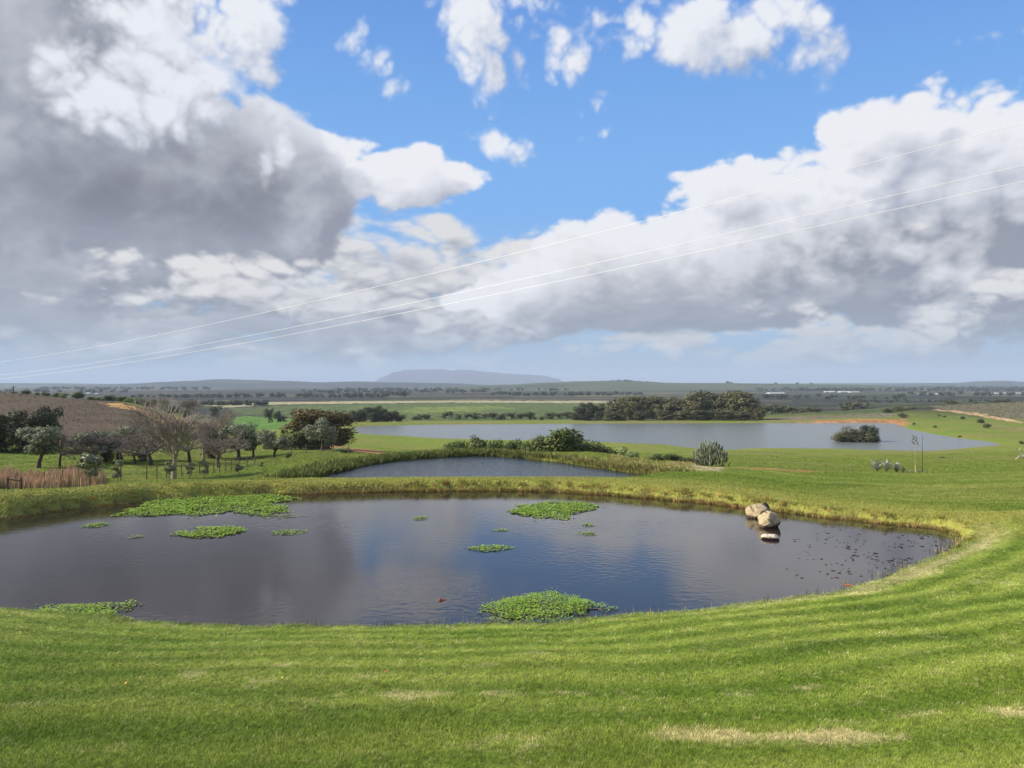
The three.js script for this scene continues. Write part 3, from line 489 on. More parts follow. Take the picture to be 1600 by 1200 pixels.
const bark = (r, g, b) => { const m = new THREE.MeshPhysicalMaterial({ color: new THREE.Color().setRGB(r, g, b), roughness: .95, specularIntensity: .3 }); m.name = 'bark'; return m; };
const BARK = { dark: bark(.075, .06, .05), grey: bark(.17, .15, .13), pale: bark(.42, .38, .31), twig: bark(.20, .165, .14), ashy: bark(.30, .255, .21) };
function lobesOf(R, n, cx, cy, rx, ry, size, flat = .8) {     // a heap of lobes filling an ellipsoid
  const out = [];
  for (let i = 0; i < n; i++) { const a = R() * 6.283, q = Math.sqrt(R()) * .78, h = (R() * 2 - 1) * .72, k = Math.sqrt(1 - h * h * .75), s = size * (.7 + .6 * R()); out.push([cx + Math.cos(a) * q * rx * k, cy + h * ry, Math.sin(a) * q * rx * k, s, s * flat, s]); }
  return out;
}
function treeGroup(name, parts) { const g = new THREE.Group(); g.name = name; for (const [n, geo, m] of parts) { const me = new THREE.Mesh(geo, m); me.name = n; me.castShadow = me.receiveShadow = true; g.add(me); } return g; }
function limbs(R, list, lean = 0, r0 = .035, fork = .28) {    // trunk that forks towards each lobe
  const gs = [tube([[0, -.03, 0], [lean * .3, fork * .5, .01 * R()], [lean, fork, 0]], [r0 * 1.35, r0, r0 * .85], 7)];
  for (const l of list) { const mid = [lean + (l[0] - lean) * .45 + (R() - .5) * .05, fork + (l[1] - fork) * .55, l[2] * .45 + (R() - .5) * .05]; gs.push(tube([[lean, fork - .01, 0], mid, [l[0], l[1], l[2]]], [r0 * .62, r0 * .4, r0 * .12], 5)); }
  return mergeGeometries(gs);
}
const OLIVE_TONES = [[.104, .122, .067], [.177, .195, .116], [.281, .299, .201]], DARK_TONES = [[.026, .033, .015], [.05, .058, .026], [.11, .11, .05]], BUSH_TONES = [[.051, .074, .023], [.092, .118, .034], [.149, .169, .056]], GUM_TONES = [[.07, .075, .034], [.12, .118, .052], [.20, .18, .085]], OAK_TONES = [[.06, .065, .022], [.125, .10, .034], [.21, .135, .046]], PALE_TONES = [[.122, .165, .049], [.183, .232, .073], [.256, .293, .110]];
const kinds = {};
function define(kind, name, count, make) { kinds[kind] = { name, protos: [...Array(count).keys()].map((i) => make(i, rng(kind.length * 1000 + kind.charCodeAt(0) * 77 + kind.charCodeAt(1) * 13 + i * 997))) }; }
define('olive', 'olive_tree', 4, (i, R) => { const l = lobesOf(R, 14, .02, .60, .44, .31, .155), lean = (R() - .5) * .16; return [['trunk', limbs(R, l.slice(0, 6), lean, .034, .26), BARK.dark], ['crown', foliage(l, 3600, .020, OLIVE_TONES, 300 + i, { skin: .5 })  , leafMaterial]]; });
define('evergreen', 'evergreen_tree', 3, (i, R) => { const l = lobesOf(R, 24, 0, .48, .46, .52, .18); return [['trunk', limbs(R, l.slice(0, 6), 0, .04, .2), BARK.dark], ['crown', foliage(l, 6000, .021, DARK_TONES, 320 + i), leafMaterial]]; });
define('oak', 'oak_tree', 1, (i, R) => { const l = lobesOf(R, 36, 0, .50, .54, .52, .18); return [['trunk', limbs(R, l.slice(0, 9), 0, .05, .2), BARK.dark], ['crown', foliage(l, 11000, .021, OAK_TONES, 340, { ragged: .3 }), leafMaterial]]; });
define('bush', 'bush', 5, (i, R) => { const l = lobesOf(R, 11, 0, .45, .52, .36, .26, .85); return [['stem', limbs(R, l.slice(0, 5), 0, .03, .12), BARK.dark], ['foliage', foliage(l, 2600, .034, BUSH_TONES, 360 + i, { ragged: .3 }), leafMaterial]]; });
define('palebush', 'bush', 2, (i, R) => { const l = lobesOf(R, 9, 0, .42, .5, .34, .26, .8); return [['stem', limbs(R, l.slice(0, 4), 0, .025, .1), BARK.grey], ['foliage', foliage(l, 1800, .036, PALE_TONES, 380 + i, { ragged: .35 }), leafMaterial]]; });
define('drybush', 'bush', 3, (i, R) => { const l = lobesOf(R, 11, 0, .45, .52, .38, .24, .85); return [['stem', limbs(R, l.slice(0, 5), 0, .03, .12), BARK.dark], ['foliage', foliage(l, 2600, .032, GUM_TONES, 460 + i, { ragged: .35 }), leafMaterial]]; });
define('gum', 'eucalyptus_tree', 6, (i, R) => { const l = [...lobesOf(R, 12, 0, .70, .22, .28, .105, .9), ...lobesOf(R, 11, 0, .33, .24, .32, .105, 1.1)]; return [['trunk', limbs(R, l.slice(0, 8), (R() - .5) * .06, .020, .3), BARK.pale], ['crown', foliage(l, 4000, .0185, GUM_TONES, 400 + i, { ragged: .35, droop: .03 }), leafMaterial]]; });
define('far', 'bushy_tree', 5, (i, R) => { const l = lobesOf(R, 11, 0, .44, .42, .46, .2); return [['trunk', limbs(R, l.slice(0, 3), 0, .035, .3), BARK.dark], ['crown', foliage(l, 950, .045, [[.062, .072, .03], [.105, .11, .048], [.16, .155, .07]], 420 + i, { ragged: .3 }), leafMaterial]]; });
define('sapling', 'sapling', 3, (i, R) => { const l = lobesOf(R, 12, 0, .62, .22, .42, .10); return [['trunk', mergeGeometries([limbs(R, l.slice(0, 3), 0, .016, .34)]), BARK.grey], ['crown', foliage(l, 850, .03, [[.12, .14, .065], [.20, .215, .12], [.28, .29, .18]], 440 + i, { ragged: .35 }), leafMaterial]]; });
// leafless trees, grown branch by branch
function bare(R, { levels, spread, ratio, kids, len, rad, up, thin }) {
  const gs = [];
  const grow = (p, d, l, r, k) => {
    const bend = new THREE.Vector3((R() - .5), (R() - .5) + up, (R() - .5)).multiplyScalar(.28), m = p.clone().addScaledVector(d, l * .5), d2 = d.clone().add(bend).normalize(), q = m.clone().addScaledVector(d2, l * .5);
    gs.push(tube([p, m, q], [r, r * .84, Math.max(thin, r * .66)], k < 1 ? 7 : k < 3 ? 4 : 3));
    if (k >= levels) return;
    const n = kids(k, R);
    for (let i = 0; i < n; i++) {
      const a = (i + R() * .8) / n * 6.283, s = spread(k) * (.6 + .8 * R()), ax = new THREE.Vector3(Math.cos(a), .0, Math.sin(a)).cross(d2); if (ax.lengthSq() < 1e-4) ax.set(1, 0, 0);
      const nd = d2.clone().applyAxisAngle(ax.normalize(), s); nd.y += up * .5; nd.normalize();
      const from = i === 0 || k < 1 ? q : m.clone().lerp(q, R());
      grow(from, i === 0 ? d2.clone().lerp(nd, .4).normalize() : nd, l * ratio * (.75 + .5 * R()), Math.max(thin, r * (i === 0 ? .68 : .5)), k + 1);
    }
  };
  grow(new THREE.Vector3(0, -.02, 0), new THREE.Vector3((R() - .5) * .2, 1, (R() - .5) * .2).normalize(), len, rad, 0);
  const g = mergeGeometries(gs); g.computeBoundingBox(); const h = g.boundingBox.max.y; g.scale(1 / h, 1 / h, 1 / h);
  return g;
}
const split = (g, y) => { // the lowest limb of a leafless tree as its trunk, the rest as its crown
  const idx = g.index.array, p = g.attributes.position, low = [], high = [], first = 3 * 7 * 2 * 2 + 21;
  for (let i = 0; i < idx.length; i += 3) (i < first ? low : high).push(idx[i], idx[i + 1], idx[i + 2]);
  const mk = (list) => { const q = new THREE.BufferGeometry(); q.setAttribute('position', p); q.setAttribute('normal', g.attributes.normal); q.setIndex(list); return mergeVerticesKeep(q); };
  return [mk(low), mk(high)];
};
function mergeVerticesKeep(g) { const used = new Map(), pos = [], nor = [], idx = []; for (const i of g.index.array) { if (!used.has(i)) { used.set(i, pos.length / 3); pos.push(g.attributes.position.getX(i), g.attributes.position.getY(i), g.attributes.position.getZ(i)); nor.push(g.attributes.normal.getX(i), g.attributes.normal.getY(i), g.attributes.normal.getZ(i)); } idx.push(used.get(i)); } const q = new THREE.BufferGeometry(); q.setAttribute('position', new THREE.Float32BufferAttribute(pos, 3)); q.setAttribute('normal', new THREE.Float32BufferAttribute(nor, 3)); q.setIndex(idx); return q; }
define('bare', 'bare_tree', 4, (i, R) => { const [a, b] = split(bare(R, { levels: 5, spread: (k) => k < 1 ? 1.0 : .65, ratio: .76, kids: (k) => k < 1 ? 5 : k < 4 ? 4 : 3, len: .75, rad: .11, up: .06, thin: .0095 })); return [['trunk', a, BARK.dark], ['crown', b, BARK.twig]]; });
define('tallbare', 'tall_bare_tree', 2, (i, R) => { const [a, b] = split(bare(R, { levels: 5, spread: (k) => k < 2 ? .62 : .5, ratio: .80, kids: (k) => k < 1 ? 6 : 4, len: 1.25, rad: .13, up: .30, thin: .012 })); return [['trunk', a, BARK.ashy], ['crown', b, BARK.ashy]]; });

function thing(o, name, label, category, group) { o.name = numbered(name); o.userData = { label, category }; if (group) o.userData.group = group; scene.add(o); return o; }
let turnSeed = rng(55);
// one tree: at photo column px, standing on the ground at row base (or at depth d), its top at row top, width w of the photo
function plant(kind, px, spot, top, w, label, category, group, name) {
  const K = kinds[kind], i = (K.used = (K.used ?? -1) + 1) % K.protos.length, proto = K.protos[i];
  const u = (px - 800) / FOCAL, p = spot.d ? [u * spot.d, spot.e ?? height(u * spot.d, spot.d), -spot.d] : at(px, spot.base, spot.from ?? 50), d = -p[2];
  const h = CAM - (top - 600) * d / FOCAL - p[1];
  if (!proto.group) { proto.group = treeGroup(K.name, proto); const box = new THREE.Box3().setFromObject(proto.group); proto.h = box.max.y; proto.w = Math.min(box.max.x - box.min.x, box.max.z - box.min.z); }
  const g = proto.group.clone(), sy = h / proto.h, sx = w ? w * (kind === 'olive' || kind === 'bare' || kind === 'tallbare' ? 1.28 : 1.1) * d / FOCAL / proto.w : sy;
  g.position.set(p[0], p[1] - .02 * h, p[2]); g.scale.set(sx, sy, sx); g.rotation.y = turnSeed() * 6.28;
  return thing(g, name ?? K.name, label, category, group);
}
const ordinal = ['first', 'second', 'third', 'fourth', 'fifth', 'sixth', 'seventh', 'eighth', 'ninth', 'tenth', 'eleventh', 'twelfth', 'thirteenth', 'fourteenth', 'fifteenth', 'sixteenth', 'seventeenth', 'eighteenth', 'nineteenth', 'twentieth', 'twenty-first', 'twenty-second', 'twenty-third', 'twenty-fourth', 'twenty-fifth', 'twenty-sixth', 'twenty-seventh', 'twenty-eighth', 'twenty-ninth', 'thirtieth'];
// --- the valley on the left
const V = 'trees in the grassy valley';
plant('evergreen', -32, { d: 122 }, 640, 70, 'dark evergreen cut by the left picture edge', 'tree', V);
plant('evergreen', 8, { d: 118 }, 637, 72, 'broad near-black evergreen at the far left, below the brown hill', 'tree', V);
plant('evergreen', 40, { d: 122 }, 644, 44, 'small dark evergreen between two larger dark trees at the far left', 'tree', V);
plant('evergreen', 70, { d: 126 }, 632, 56, 'dark round tree standing above the leaning silver olive', 'tree', V);
plant('olive', 60, { base: 731, from: 60 }, 661, 58, 'silver-green olive with a leaning forked trunk, leftmost on the grass', 'tree', V);
plant('bare', 93, { base: 729, from: 60 }, 664, 48, 'purplish leafless tree just right of the leaning olive', 'tree', V);
plant('bare', 128, { base: 722, from: 60 }, 672, 44, 'low purplish leafless tree behind the bushy fence sapling', 'tree', V);
plant('olive', 148, { base: 723, from: 60 }, 670, 48, 'half-bare olive with grey top between purplish trees', 'tree', V);
plant('bare', 152, { base: 724, from: 60 }, 672, 60, 'wide purplish leafless tree in front of the half-bare olive', 'tree', V);
plant('bare', 184, { base: 721, from: 60 }, 664, 56, 'leafless tree with forked dark trunk, above the second fence sapling', 'tree', V);
plant('olive', 190, { base: 718, from: 60 }, 659, 40, 'grey-topped olive rising behind the forked leafless tree', 'tree', V);
plant('bare', 211, { base: 726, from: 60 }, 676, 46, 'short leafless tree with curved trunk, halfway to the tall bare tree', 'tree', V);
plant('bare', 236, { base: 727, from: 60 }, 664, 62, 'pale-twigged leafless tree immediately left of the tall bare tree', 'tree', V);
plant('olive', 228, { base: 719, from: 60 }, 664, 40, 'small pale olive seen through leafless branches beside the tall bare tree', 'tree', V);
plant('tallbare', 272, { base: 748, from: 60 }, 614, 100, 'tallest leafless grey tree, standing by the fence', 'tree', V);
plant('bare', 296, { base: 723, from: 60 }, 655, 60, 'dense purplish leafless tree just right of the tall bare tree', 'tree', V);
plant('tallbare', 318, { base: 718, from: 60 }, 640, 54, 'slim leafless tree with upright branches behind the purplish crowns', 'tree', V);
plant('tallbare', 340, { base: 716, from: 60 }, 634, 46, 'slim leafless tree with its tip against the green fields', 'tree', V);
plant('bare', 342, { base: 731, from: 60 }, 664, 64, 'reddish-brown leafless tree with low forked trunk near the fence', 'tree', V);
plant('evergreen', 336, { base: 716, from: 60 }, 660, 40, 'dark leafy tree hidden behind the reddish-brown leafless tree', 'tree', V);
plant('olive', 373, { base: 719, from: 60 }, 658, 52, 'round olive right of the leafless trees, on the shaded grass', 'tree', V);
plant('olive', 396, { base: 715, from: 60 }, 674, 34, 'small olive tucked behind the round olive', 'tree', V);
plant('olive', 427, { base: 716, from: 60 }, 668, 40, 'single olive with straight trunk in front of the autumn tree', 'tree', V);
plant('bush', 448, { base: 702, from: 70 }, 676, 34, 'purplish-green shrub at the left foot of the autumn tree', 'bush', V);
plant('bush', 470, { base: 702, from: 70 }, 671, 44, 'dark rounded shrub under the left side of the autumn tree', 'bush', V);
plant('bush', 489, { base: 702, from: 70 }, 676, 30, 'small dark shrub beside the trunk of the autumn tree', 'bush', V);
plant('oak', 499, { d: 165 }, 635, 106, 'large round tree with russet autumn leaves above the second pond', 'tree');
plant('olive', 503, { base: 704, from: 70 }, 650, 44, 'grey-green olive standing in front of the russet autumn tree', 'tree', V);
plant('palebush', 536, { base: 708, from: 70 }, 697, 30, 'low grey shrub on the dirt patch below the autumn tree', 'bush', V);
plant('bush', 450, { base: 716, from: 60 }, 706, 9, 'tiny round shrub on the grass right of the single olive', 'bush');
plant('bush', 168, { base: 722, from: 60 }, 692, 22, 'low green bush between the purplish leafless trees', 'bush', V);
plant('bush', 222, { base: 722, from: 60 }, 702, 14, 'dark stump-like bush beside the curved leafless trunk', 'bush', V);
for (const [px, base, top, w, label] of [[140, 761, 706, 36, 'bushiest sapling, silver-green, right beside the reed bed'], [184, 757, 717, 18, 'narrow sapling, second along the fence from the reed bed'], [264, 753, 718, 18, 'sapling close to the foot of the tall bare tree'], [296, 749, 722, 14, 'thin sapling just right of the tall bare tree'], [319, 749, 716, 12, 'slender upright sapling halfway between tall bare tree and berm'], [373, 744, 724, 14, 'leafy sapling near the right end of the fence'], [409, 733, 720, 9, 'smallest sapling, beyond the right end of the fence']])
  plant('sapling', px, { base, from: 58 }, top, w, label, 'sapling', 'young trees along the fence');
// --- hedge trees along the crest of the brown hill
[[20, 613, 14], [42, 610, 15], [58, 613, 12], [72, 613, 14], [87, 614, 14], [101, 614, 16], [121, 612, 20], [144, 620, 12], [156, 620, 14], [173, 617, 24], [191, 619, 20], [206, 620, 22], [222, 622, 20], [238, 624, 18], [252, 630, 16], [268, 634, 18], [288, 640, 22]].forEach(([px, top, w], i) => plant(i % 3 === 2 ? 'palebush' : 'bush', px, { d: 303 - i * .8 - (px > 240 ? (px - 240) * .4 : 0) }, top - 1, w, `${ordinal[i]} hedge bush from the left along the crest of the brown hill`, 'bush', 'hedge on the brown hill', 'hedge_bush'));
plant('tallbare', 300, { d: 330 }, 617, 30, 'leafless tree with pale twigs rising beyond the brown hill, left of the pair', 'tree', 'leafless trees beyond the hill');
plant('tallbare', 252, { d: 330 }, 616, 22, 'leafless tree beyond the brown hill, farthest left of its kind', 'tree', 'leafless trees beyond the hill');
plant('far', 336, { d: 620 }, 632, 18, 'dark round tree on the edge of the distant green field', 'tree');
// --- trees round the lake
[[556, 640, 22], [570, 636, 26], [584, 632, 28], [598, 637, 24], [612, 641, 24], [624, 646, 20]].forEach(([px, top, w], i) => plant('evergreen', px, { d: 440 + (i % 2) * 14 }, top, w, `${ordinal[i]} tree from the left in the dark clump behind the autumn tree`, 'tree', 'dark clump at the lake head', 'evergreen_tree'));
[[420, 635, 16], [434, 640, 14], [443, 649, 13], [460, 636, 18]].forEach(([px, top, w], i) => plant('far', px, { d: 500 + i * 9 }, top, w, `${ordinal[i]} small tree from the left on the bright green field`, 'tree', 'small trees on the green field'));
[[650, 649, 14], [659, 646, 16], [669, 647, 14], [694, 643, 14], [702, 642, 12], [716, 646, 14], [730, 645, 17], [745, 644, 18], [757, 645, 16], [770, 644, 18], [784, 645, 16], [799, 643, 18], [814, 645, 18], [829, 642, 20], [845, 650, 12], [858, 643, 18], [872, 644, 18], [888, 642, 20]].forEach(([px, top, w], i) => plant('far', px, { d: i === 14 ? 470 : 570 + (i * 37) % 30 }, top, w, `${ordinal[i]} tree from the left in the low row across the lake`, 'tree', 'low tree row across the lake'));
[[903, 634, 24], [918, 627, 30], [932, 629, 28], [948, 633, 30], [962, 622, 34], [978, 618, 36], [994, 618, 34], [1010, 616, 38], [1026, 616, 36], [1042, 619, 36], [1056, 618, 36], [1071, 621, 34], [1086, 615, 36], [1097, 608, 38], [1110, 607, 40], [1124, 612, 38], [1138, 609, 38], [1152, 608, 40], [1166, 611, 38], [1177, 620, 30], [1186, 634, 20]].forEach(([px, top, w], i) => plant(i < 4 ? 'evergreen' : 'gum', px, { d: 462 + (i * 29) % 34 }, top, w * 1.05, `${ordinal[i]} tree from the left in the tall grove beyond the lake`, 'tree', 'tall grove beyond the lake', i < 4 ? 'evergreen_tree' : 'eucalyptus_tree'));
[[915, 640, 22], [952, 640, 26], [970, 646, 20], [1002, 640, 30], [1035, 640, 28], [1068, 641, 30], [1103, 640, 32], [1136, 640, 32], [1163, 641, 30]].forEach(([px, top, w], i) => plant(i % 3 ? 'gum' : 'evergreen', px, { d: 457 }, top, w, `${ordinal[i]} low tree from the left along the lakeside front of the grove`, 'tree', 'lakeside front of the grove', i % 3 ? 'eucalyptus_tree' : 'evergreen_tree'));
[[1192, 632, 24], [1206, 631, 26], [1222, 632, 26], [1238, 634, 24], [1254, 637, 22], [1268, 634, 24], [1277, 637, 18]].forEach(([px, top, w], i) => plant('far', px, { d: 610 + (i % 3) * 14 }, top, w, `${ordinal[i]} dark tree from the left in the row right of the grove`, 'tree', 'row right of the grove'));
[[1318, 633, 20], [1334, 626, 26], [1348, 633, 22], [1361, 636, 20], [1314, 628, 7], [1323, 628, 7], [1356, 628, 6]].forEach(([px, top, w], i) => plant('far', px, { d: 640 + (i % 3) * 15 + (i > 3 ? 90 : 0) }, top, w, `${ordinal[i]} of the dark trees clustered beyond the orange bank`, 'tree', 'cluster beyond the orange bank'));
[[1388, 636, 14], [1402, 633, 18], [1412, 634, 20], [1421, 634, 16], [1410, 644, 16], [1440, 641, 14], [1454, 645, 9], [1398, 640, 14]].forEach(([px, top, w], i) => plant('drybush', px, { d: i === 4 ? 470 : 520 + (i * 13) % 40 }, top, w, `${ordinal[i]} of the bushes above the right end of the orange bank`, 'bush', 'bushes above the orange bank'));
plant('drybush', 1486, { d: 690 }, 624, 30, 'dark hedge bush left of the right-hand vineyard, on the skyline of the slope', 'bush');
plant('drybush', 1562, { d: 720 }, 622, 26, 'dark brown bush on the crest above the right-hand vineyard', 'bush');
plant('bush', 1524, { d: 720 }, 627, 12, 'small bush between the two crest bushes above the vineyard', 'bush');
plant('bush', 1531, { base: 661, from: 300 }, 653, 10, 'upper of the two round shrubs on the right hillside', 'bush');
plant('bush', 1542, { base: 669, from: 300 }, 661, 13, 'lower of the two round shrubs on the right hillside', 'bush');
[[1504, 655, 650, 7], [1476, 652, 649, 5], [1467, 650, 647, 6], [1460, 668, 664, 6], [1428, 664, 660, 5], [1499, 683, 680, 6], [1473, 716, 713, 8], [1596, 694, 688, 8]].forEach(([px, base, top, w], i) => plant('bush', px, { base, from: 100 }, top, w, ['shrub above the two round hillside shrubs', 'tiny shrub near the hillside track, upper one', 'tiny shrub near the hillside track, lower one', 'tiny shrub on the slope right of the orange bank', 'tiny shrub at the right end of the orange bank', 'tiny dark shrub on the right lake shore', 'low dark shrub on the grass behind the agave stalk', 'shrub at the right picture edge above the dead branch'][i], 'bush'));
// --- the islet in the lake
plant('drybush', 1312, { d: 300, e: LAKE - .1 }, 673, 30, 'low olive-brown bush on the left of the lake islet', 'bush', 'islet bushes');
plant('drybush', 1328, { d: 302, e: LAKE - .1 }, 664, 42, 'broad olive-brown bush in the middle of the lake islet', 'bush', 'islet bushes');
plant('drybush', 1344, { d: 300, e: LAKE - .1 }, 670, 34, 'dense bush in the centre of the islet beneath the tree', 'bush', 'islet bushes');
plant('evergreen', 1358, { d: 303, e: LAKE - .1 }, 663, 32, 'dark round tree on the right of the lake islet', 'tree', 'islet bushes');
plant('drybush', 1368, { d: 300, e: LAKE - .1 }, 681, 18, 'lowest bush at the right tip of the lake islet', 'bush', 'islet bushes');
// --- bushes behind the dam of the second pond
[[704, 687, 24, 'palebush', 'brownish bush at the left end of the thicket behind the dam'], [722, 684, 32, 'bush', 'low green bush, second from the left end of the thicket'], [743, 677, 24, 'bush', 'small round bush standing up above the left thicket'], [752, 684, 38, 'bush', 'spreading bush in the left half of the thicket'], [778, 683, 36, 'bush', 'spreading bush in the middle of the thicket'], [803, 683, 36, 'bush', 'bush just left of the big round thicket bush'], [822, 688, 28, 'bush', 'low bush at the left foot of the big round bush'], [849, 676, 46, 'bush', 'left shoulder of the big round bush, slightly lower'], [876, 665, 66, 'bush', 'biggest and tallest round bush behind the dam'], [905, 682, 44, 'bush', 'dark bush right of the big round bush'], [925, 686, 40, 'bush', 'dark bush two along from the big round bush'], [938, 692, 24, 'bush', 'small dark bush at the right end of the dark thicket'], [962, 695, 40, 'palebush', 'light green bush right of the dark thicket'], [984, 703, 26, 'palebush', 'low light green bush left of the green hedge']].forEach(([px, top, w, kind, label]) => plant(kind, px, { d: 92 + (px % 3) * 3 }, top, w * 1.1, label, 'bush', 'thicket behind the dam'));
[[1026, 708, 26], [1044, 708, 32], [1060, 711, 24], [1076, 714, 20], [1085, 716, 14]].forEach(([px, top, w], i) => plant('bush', px, { d: 92 }, top, w, `${ordinal[i]} bush from the left in the low hedge beside the cactus`, 'bush', 'low hedge beside the cactus'));

// ---------------------------------------------------------------- far hills and the mountain
function ridge(name, profile, D, run, tones, rough, seed) {
  const pts = []; for (let i = 0; i < profile.length - 1; i++) { const n = Math.max(2, Math.round((profile[i + 1][0] - profile[i][0]) / 3)); for (let k = 0; k < n; k++) pts.push([lerp(profile[i][0], profile[i + 1][0], k / n), lerp(profile[i][1], profile[i + 1][1], smooth(0, 1, k / n))]); } pts.push(profile.at(-1));
  const rows = 26, pos = [], col = [], idx = [], n = pts.length;
  for (let j = 0; j <= rows; j++) for (let i = 0; i < n; i++) {
    const t = j / rows * 2 - 1, d = D + t * run, x = (pts[i][0] - 800) / FOCAL * D * (1 + t * run / D * .3), top = CAM - (pts[i][1] - 600) * D / FOCAL, w = Math.pow(Math.cos(t * Math.PI / 2), 1.3), nz = fbm2(x / rough, d / rough, 4, seed);
    pos.push(x, lerp(PLAIN - 2, top, clamp(w * (1 + nz * .5 * (1 - w)))) + nz * 1.5 * w, -d);
    const q = clamp(.5 + 1.4 * fbm2(x / (rough * 2), d / rough, 3, seed + 5)), c = q < .5 ? mix3(tones[0], tones[1], q * 2) : mix3(tones[1], tones[2], q * 2 - 1); col.push(...c);
    if (j && i) { const a = (j - 1) * n + i - 1, b = a + 1, e = j * n + i - 1, f = e + 1; idx.push(a, b, e, b, f, e); }
  }
  const g = new THREE.BufferGeometry(); g.setAttribute('position', new THREE.Float32BufferAttribute(pos, 3)); g.setAttribute('color', new THREE.Float32BufferAttribute(col, 3)); g.setIndex(idx); g.computeVertexNormals();
  const m = new THREE.MeshPhysicalMaterial({ vertexColors: true, roughness: 1, specularIntensity: .1, side: THREE.DoubleSide });
  return structure(new THREE.Mesh(g, m), numbered(name));
}
const DIM = [[.035, .04, .03], [.05, .055, .04], [.075, .075, .05]], CROP = [[.05, .055, .035], [.07, .085, .04], [.12, .12, .06]];
ridge('mountain', [[540, 602], [585, 598], [603, 588], [618, 581], [636, 578], [660, 577], [690, 577], [706, 579], [718, 577.6], [735, 578.4], [760, 581], [790, 583.4], [820, 585], [850, 587], [868, 591], [884, 597], [910, 602]], 15500, 1800, [[.04, .04, .04], [.055, .055, .05], [.08, .075, .065]], 500, 3);
ridge('hill', [[120, 602], [225, 599], [260, 596.6], [300, 595], [345, 592.6], [390, 593.6], [440, 595], [500, 597.2], [560, 596], [610, 597.4], [690, 598.4], [780, 602]], 6500, 1000, DIM, 300, 5);
ridge('hill', [[-500, 601], [-200, 598], [0, 598.4], [90, 598.8], [180, 600], [260, 602]], 7600, 900, CROP, 380, 7);
ridge('hill', [[700, 604], [790, 601], [860, 597.6], [905, 595.6], [950, 594.8], [1000, 596.2], [1050, 598.2], [1120, 598.4], [1180, 599.2], [1260, 600.4], [1330, 601], [1430, 605]], 3900, 700, [[.055, .065, .04], [.08, .095, .05], [.10, .105, .06]], 260, 9);
ridge('hill', [[1320, 603], [1400, 600], [1450, 598.6], [1500, 598.4], [1535, 595.6], [1565, 594.8], [1590, 596.6], [1650, 595], [1750, 597], [1900, 602]], 7300, 900, DIM, 300, 11);
ridge('hill', [[980, 602], [1150, 599.6], [1300, 598.6], [1420, 598.2], [1500, 598.8], [1650, 601]], 10000, 900, CROP, 400, 13);

// ---------------------------------------------------------------- distant woods and windbreaks on the plain
{
  const R = rng(303), spots = [], belt = (x0, x1, y, n, h, wob = 1) => { n = Math.round(n * .6); h *= .85; for (let i = 0; i < n; i++) { const px = lerp(x0, x1, R()), py = y + (R() - .5) * wob, d = clamp((CAM - PLAIN) * FOCAL / (py - 600), 500, 9000), x = (px - 800) / FOCAL * d, s = h * (.6 + .8 * R()); const v = .7 + .6 * R(); spots.push([x, height(x, d) - .3, d, s * (.8 + .5 * R()), s, R() * 6.28, 0, 0, [.055 * v, .066 * v, .034 * v]]); } };  // crown tones darkened to stand for cloud shadow over the plain
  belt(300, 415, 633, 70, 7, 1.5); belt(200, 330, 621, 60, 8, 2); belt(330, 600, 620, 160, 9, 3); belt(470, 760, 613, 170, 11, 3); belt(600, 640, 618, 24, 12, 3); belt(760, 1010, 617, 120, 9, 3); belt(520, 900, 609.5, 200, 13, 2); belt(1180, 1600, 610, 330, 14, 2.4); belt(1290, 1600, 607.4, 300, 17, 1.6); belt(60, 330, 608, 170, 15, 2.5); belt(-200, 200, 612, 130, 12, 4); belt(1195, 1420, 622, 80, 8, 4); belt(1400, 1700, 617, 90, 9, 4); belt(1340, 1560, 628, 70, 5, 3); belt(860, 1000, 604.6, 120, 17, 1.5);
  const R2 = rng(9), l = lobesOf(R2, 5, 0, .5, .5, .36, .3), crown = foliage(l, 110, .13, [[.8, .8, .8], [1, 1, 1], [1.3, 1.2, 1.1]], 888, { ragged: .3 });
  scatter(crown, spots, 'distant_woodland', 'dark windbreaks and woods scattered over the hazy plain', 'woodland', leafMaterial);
}
// clumps on the skyline
[[958, 593.5, 9], [966, 593, 10], [976, 592.6, 12], [987, 593.4, 12], [998, 594.6, 12], [1010, 595.4, 12], [1022, 596, 12]].forEach(([px, top, w], i) => plant('far', px, { d: 3900, e: CAM - (px < 970 ? -4.6 : -3.2 + (px - 970) * .035) * 3900 / FOCAL - 6 }, top, w, `${ordinal[i]} tree from the left in the dark skyline wood`, 'tree', 'skyline wood'));
[[1137, 595.4, 6], [1143, 596.6, 5], [1212, 597.4, 5], [1246, 597, 5], [1268, 598, 6]].forEach(([px, top, w], i) => plant('far', px, { d: 3850, e: CAM + .6 * 3850 / FOCAL - 4 }, top, w, `${ordinal[i]} lone tree from the left on the right skyline`, 'tree', 'lone skyline trees'));

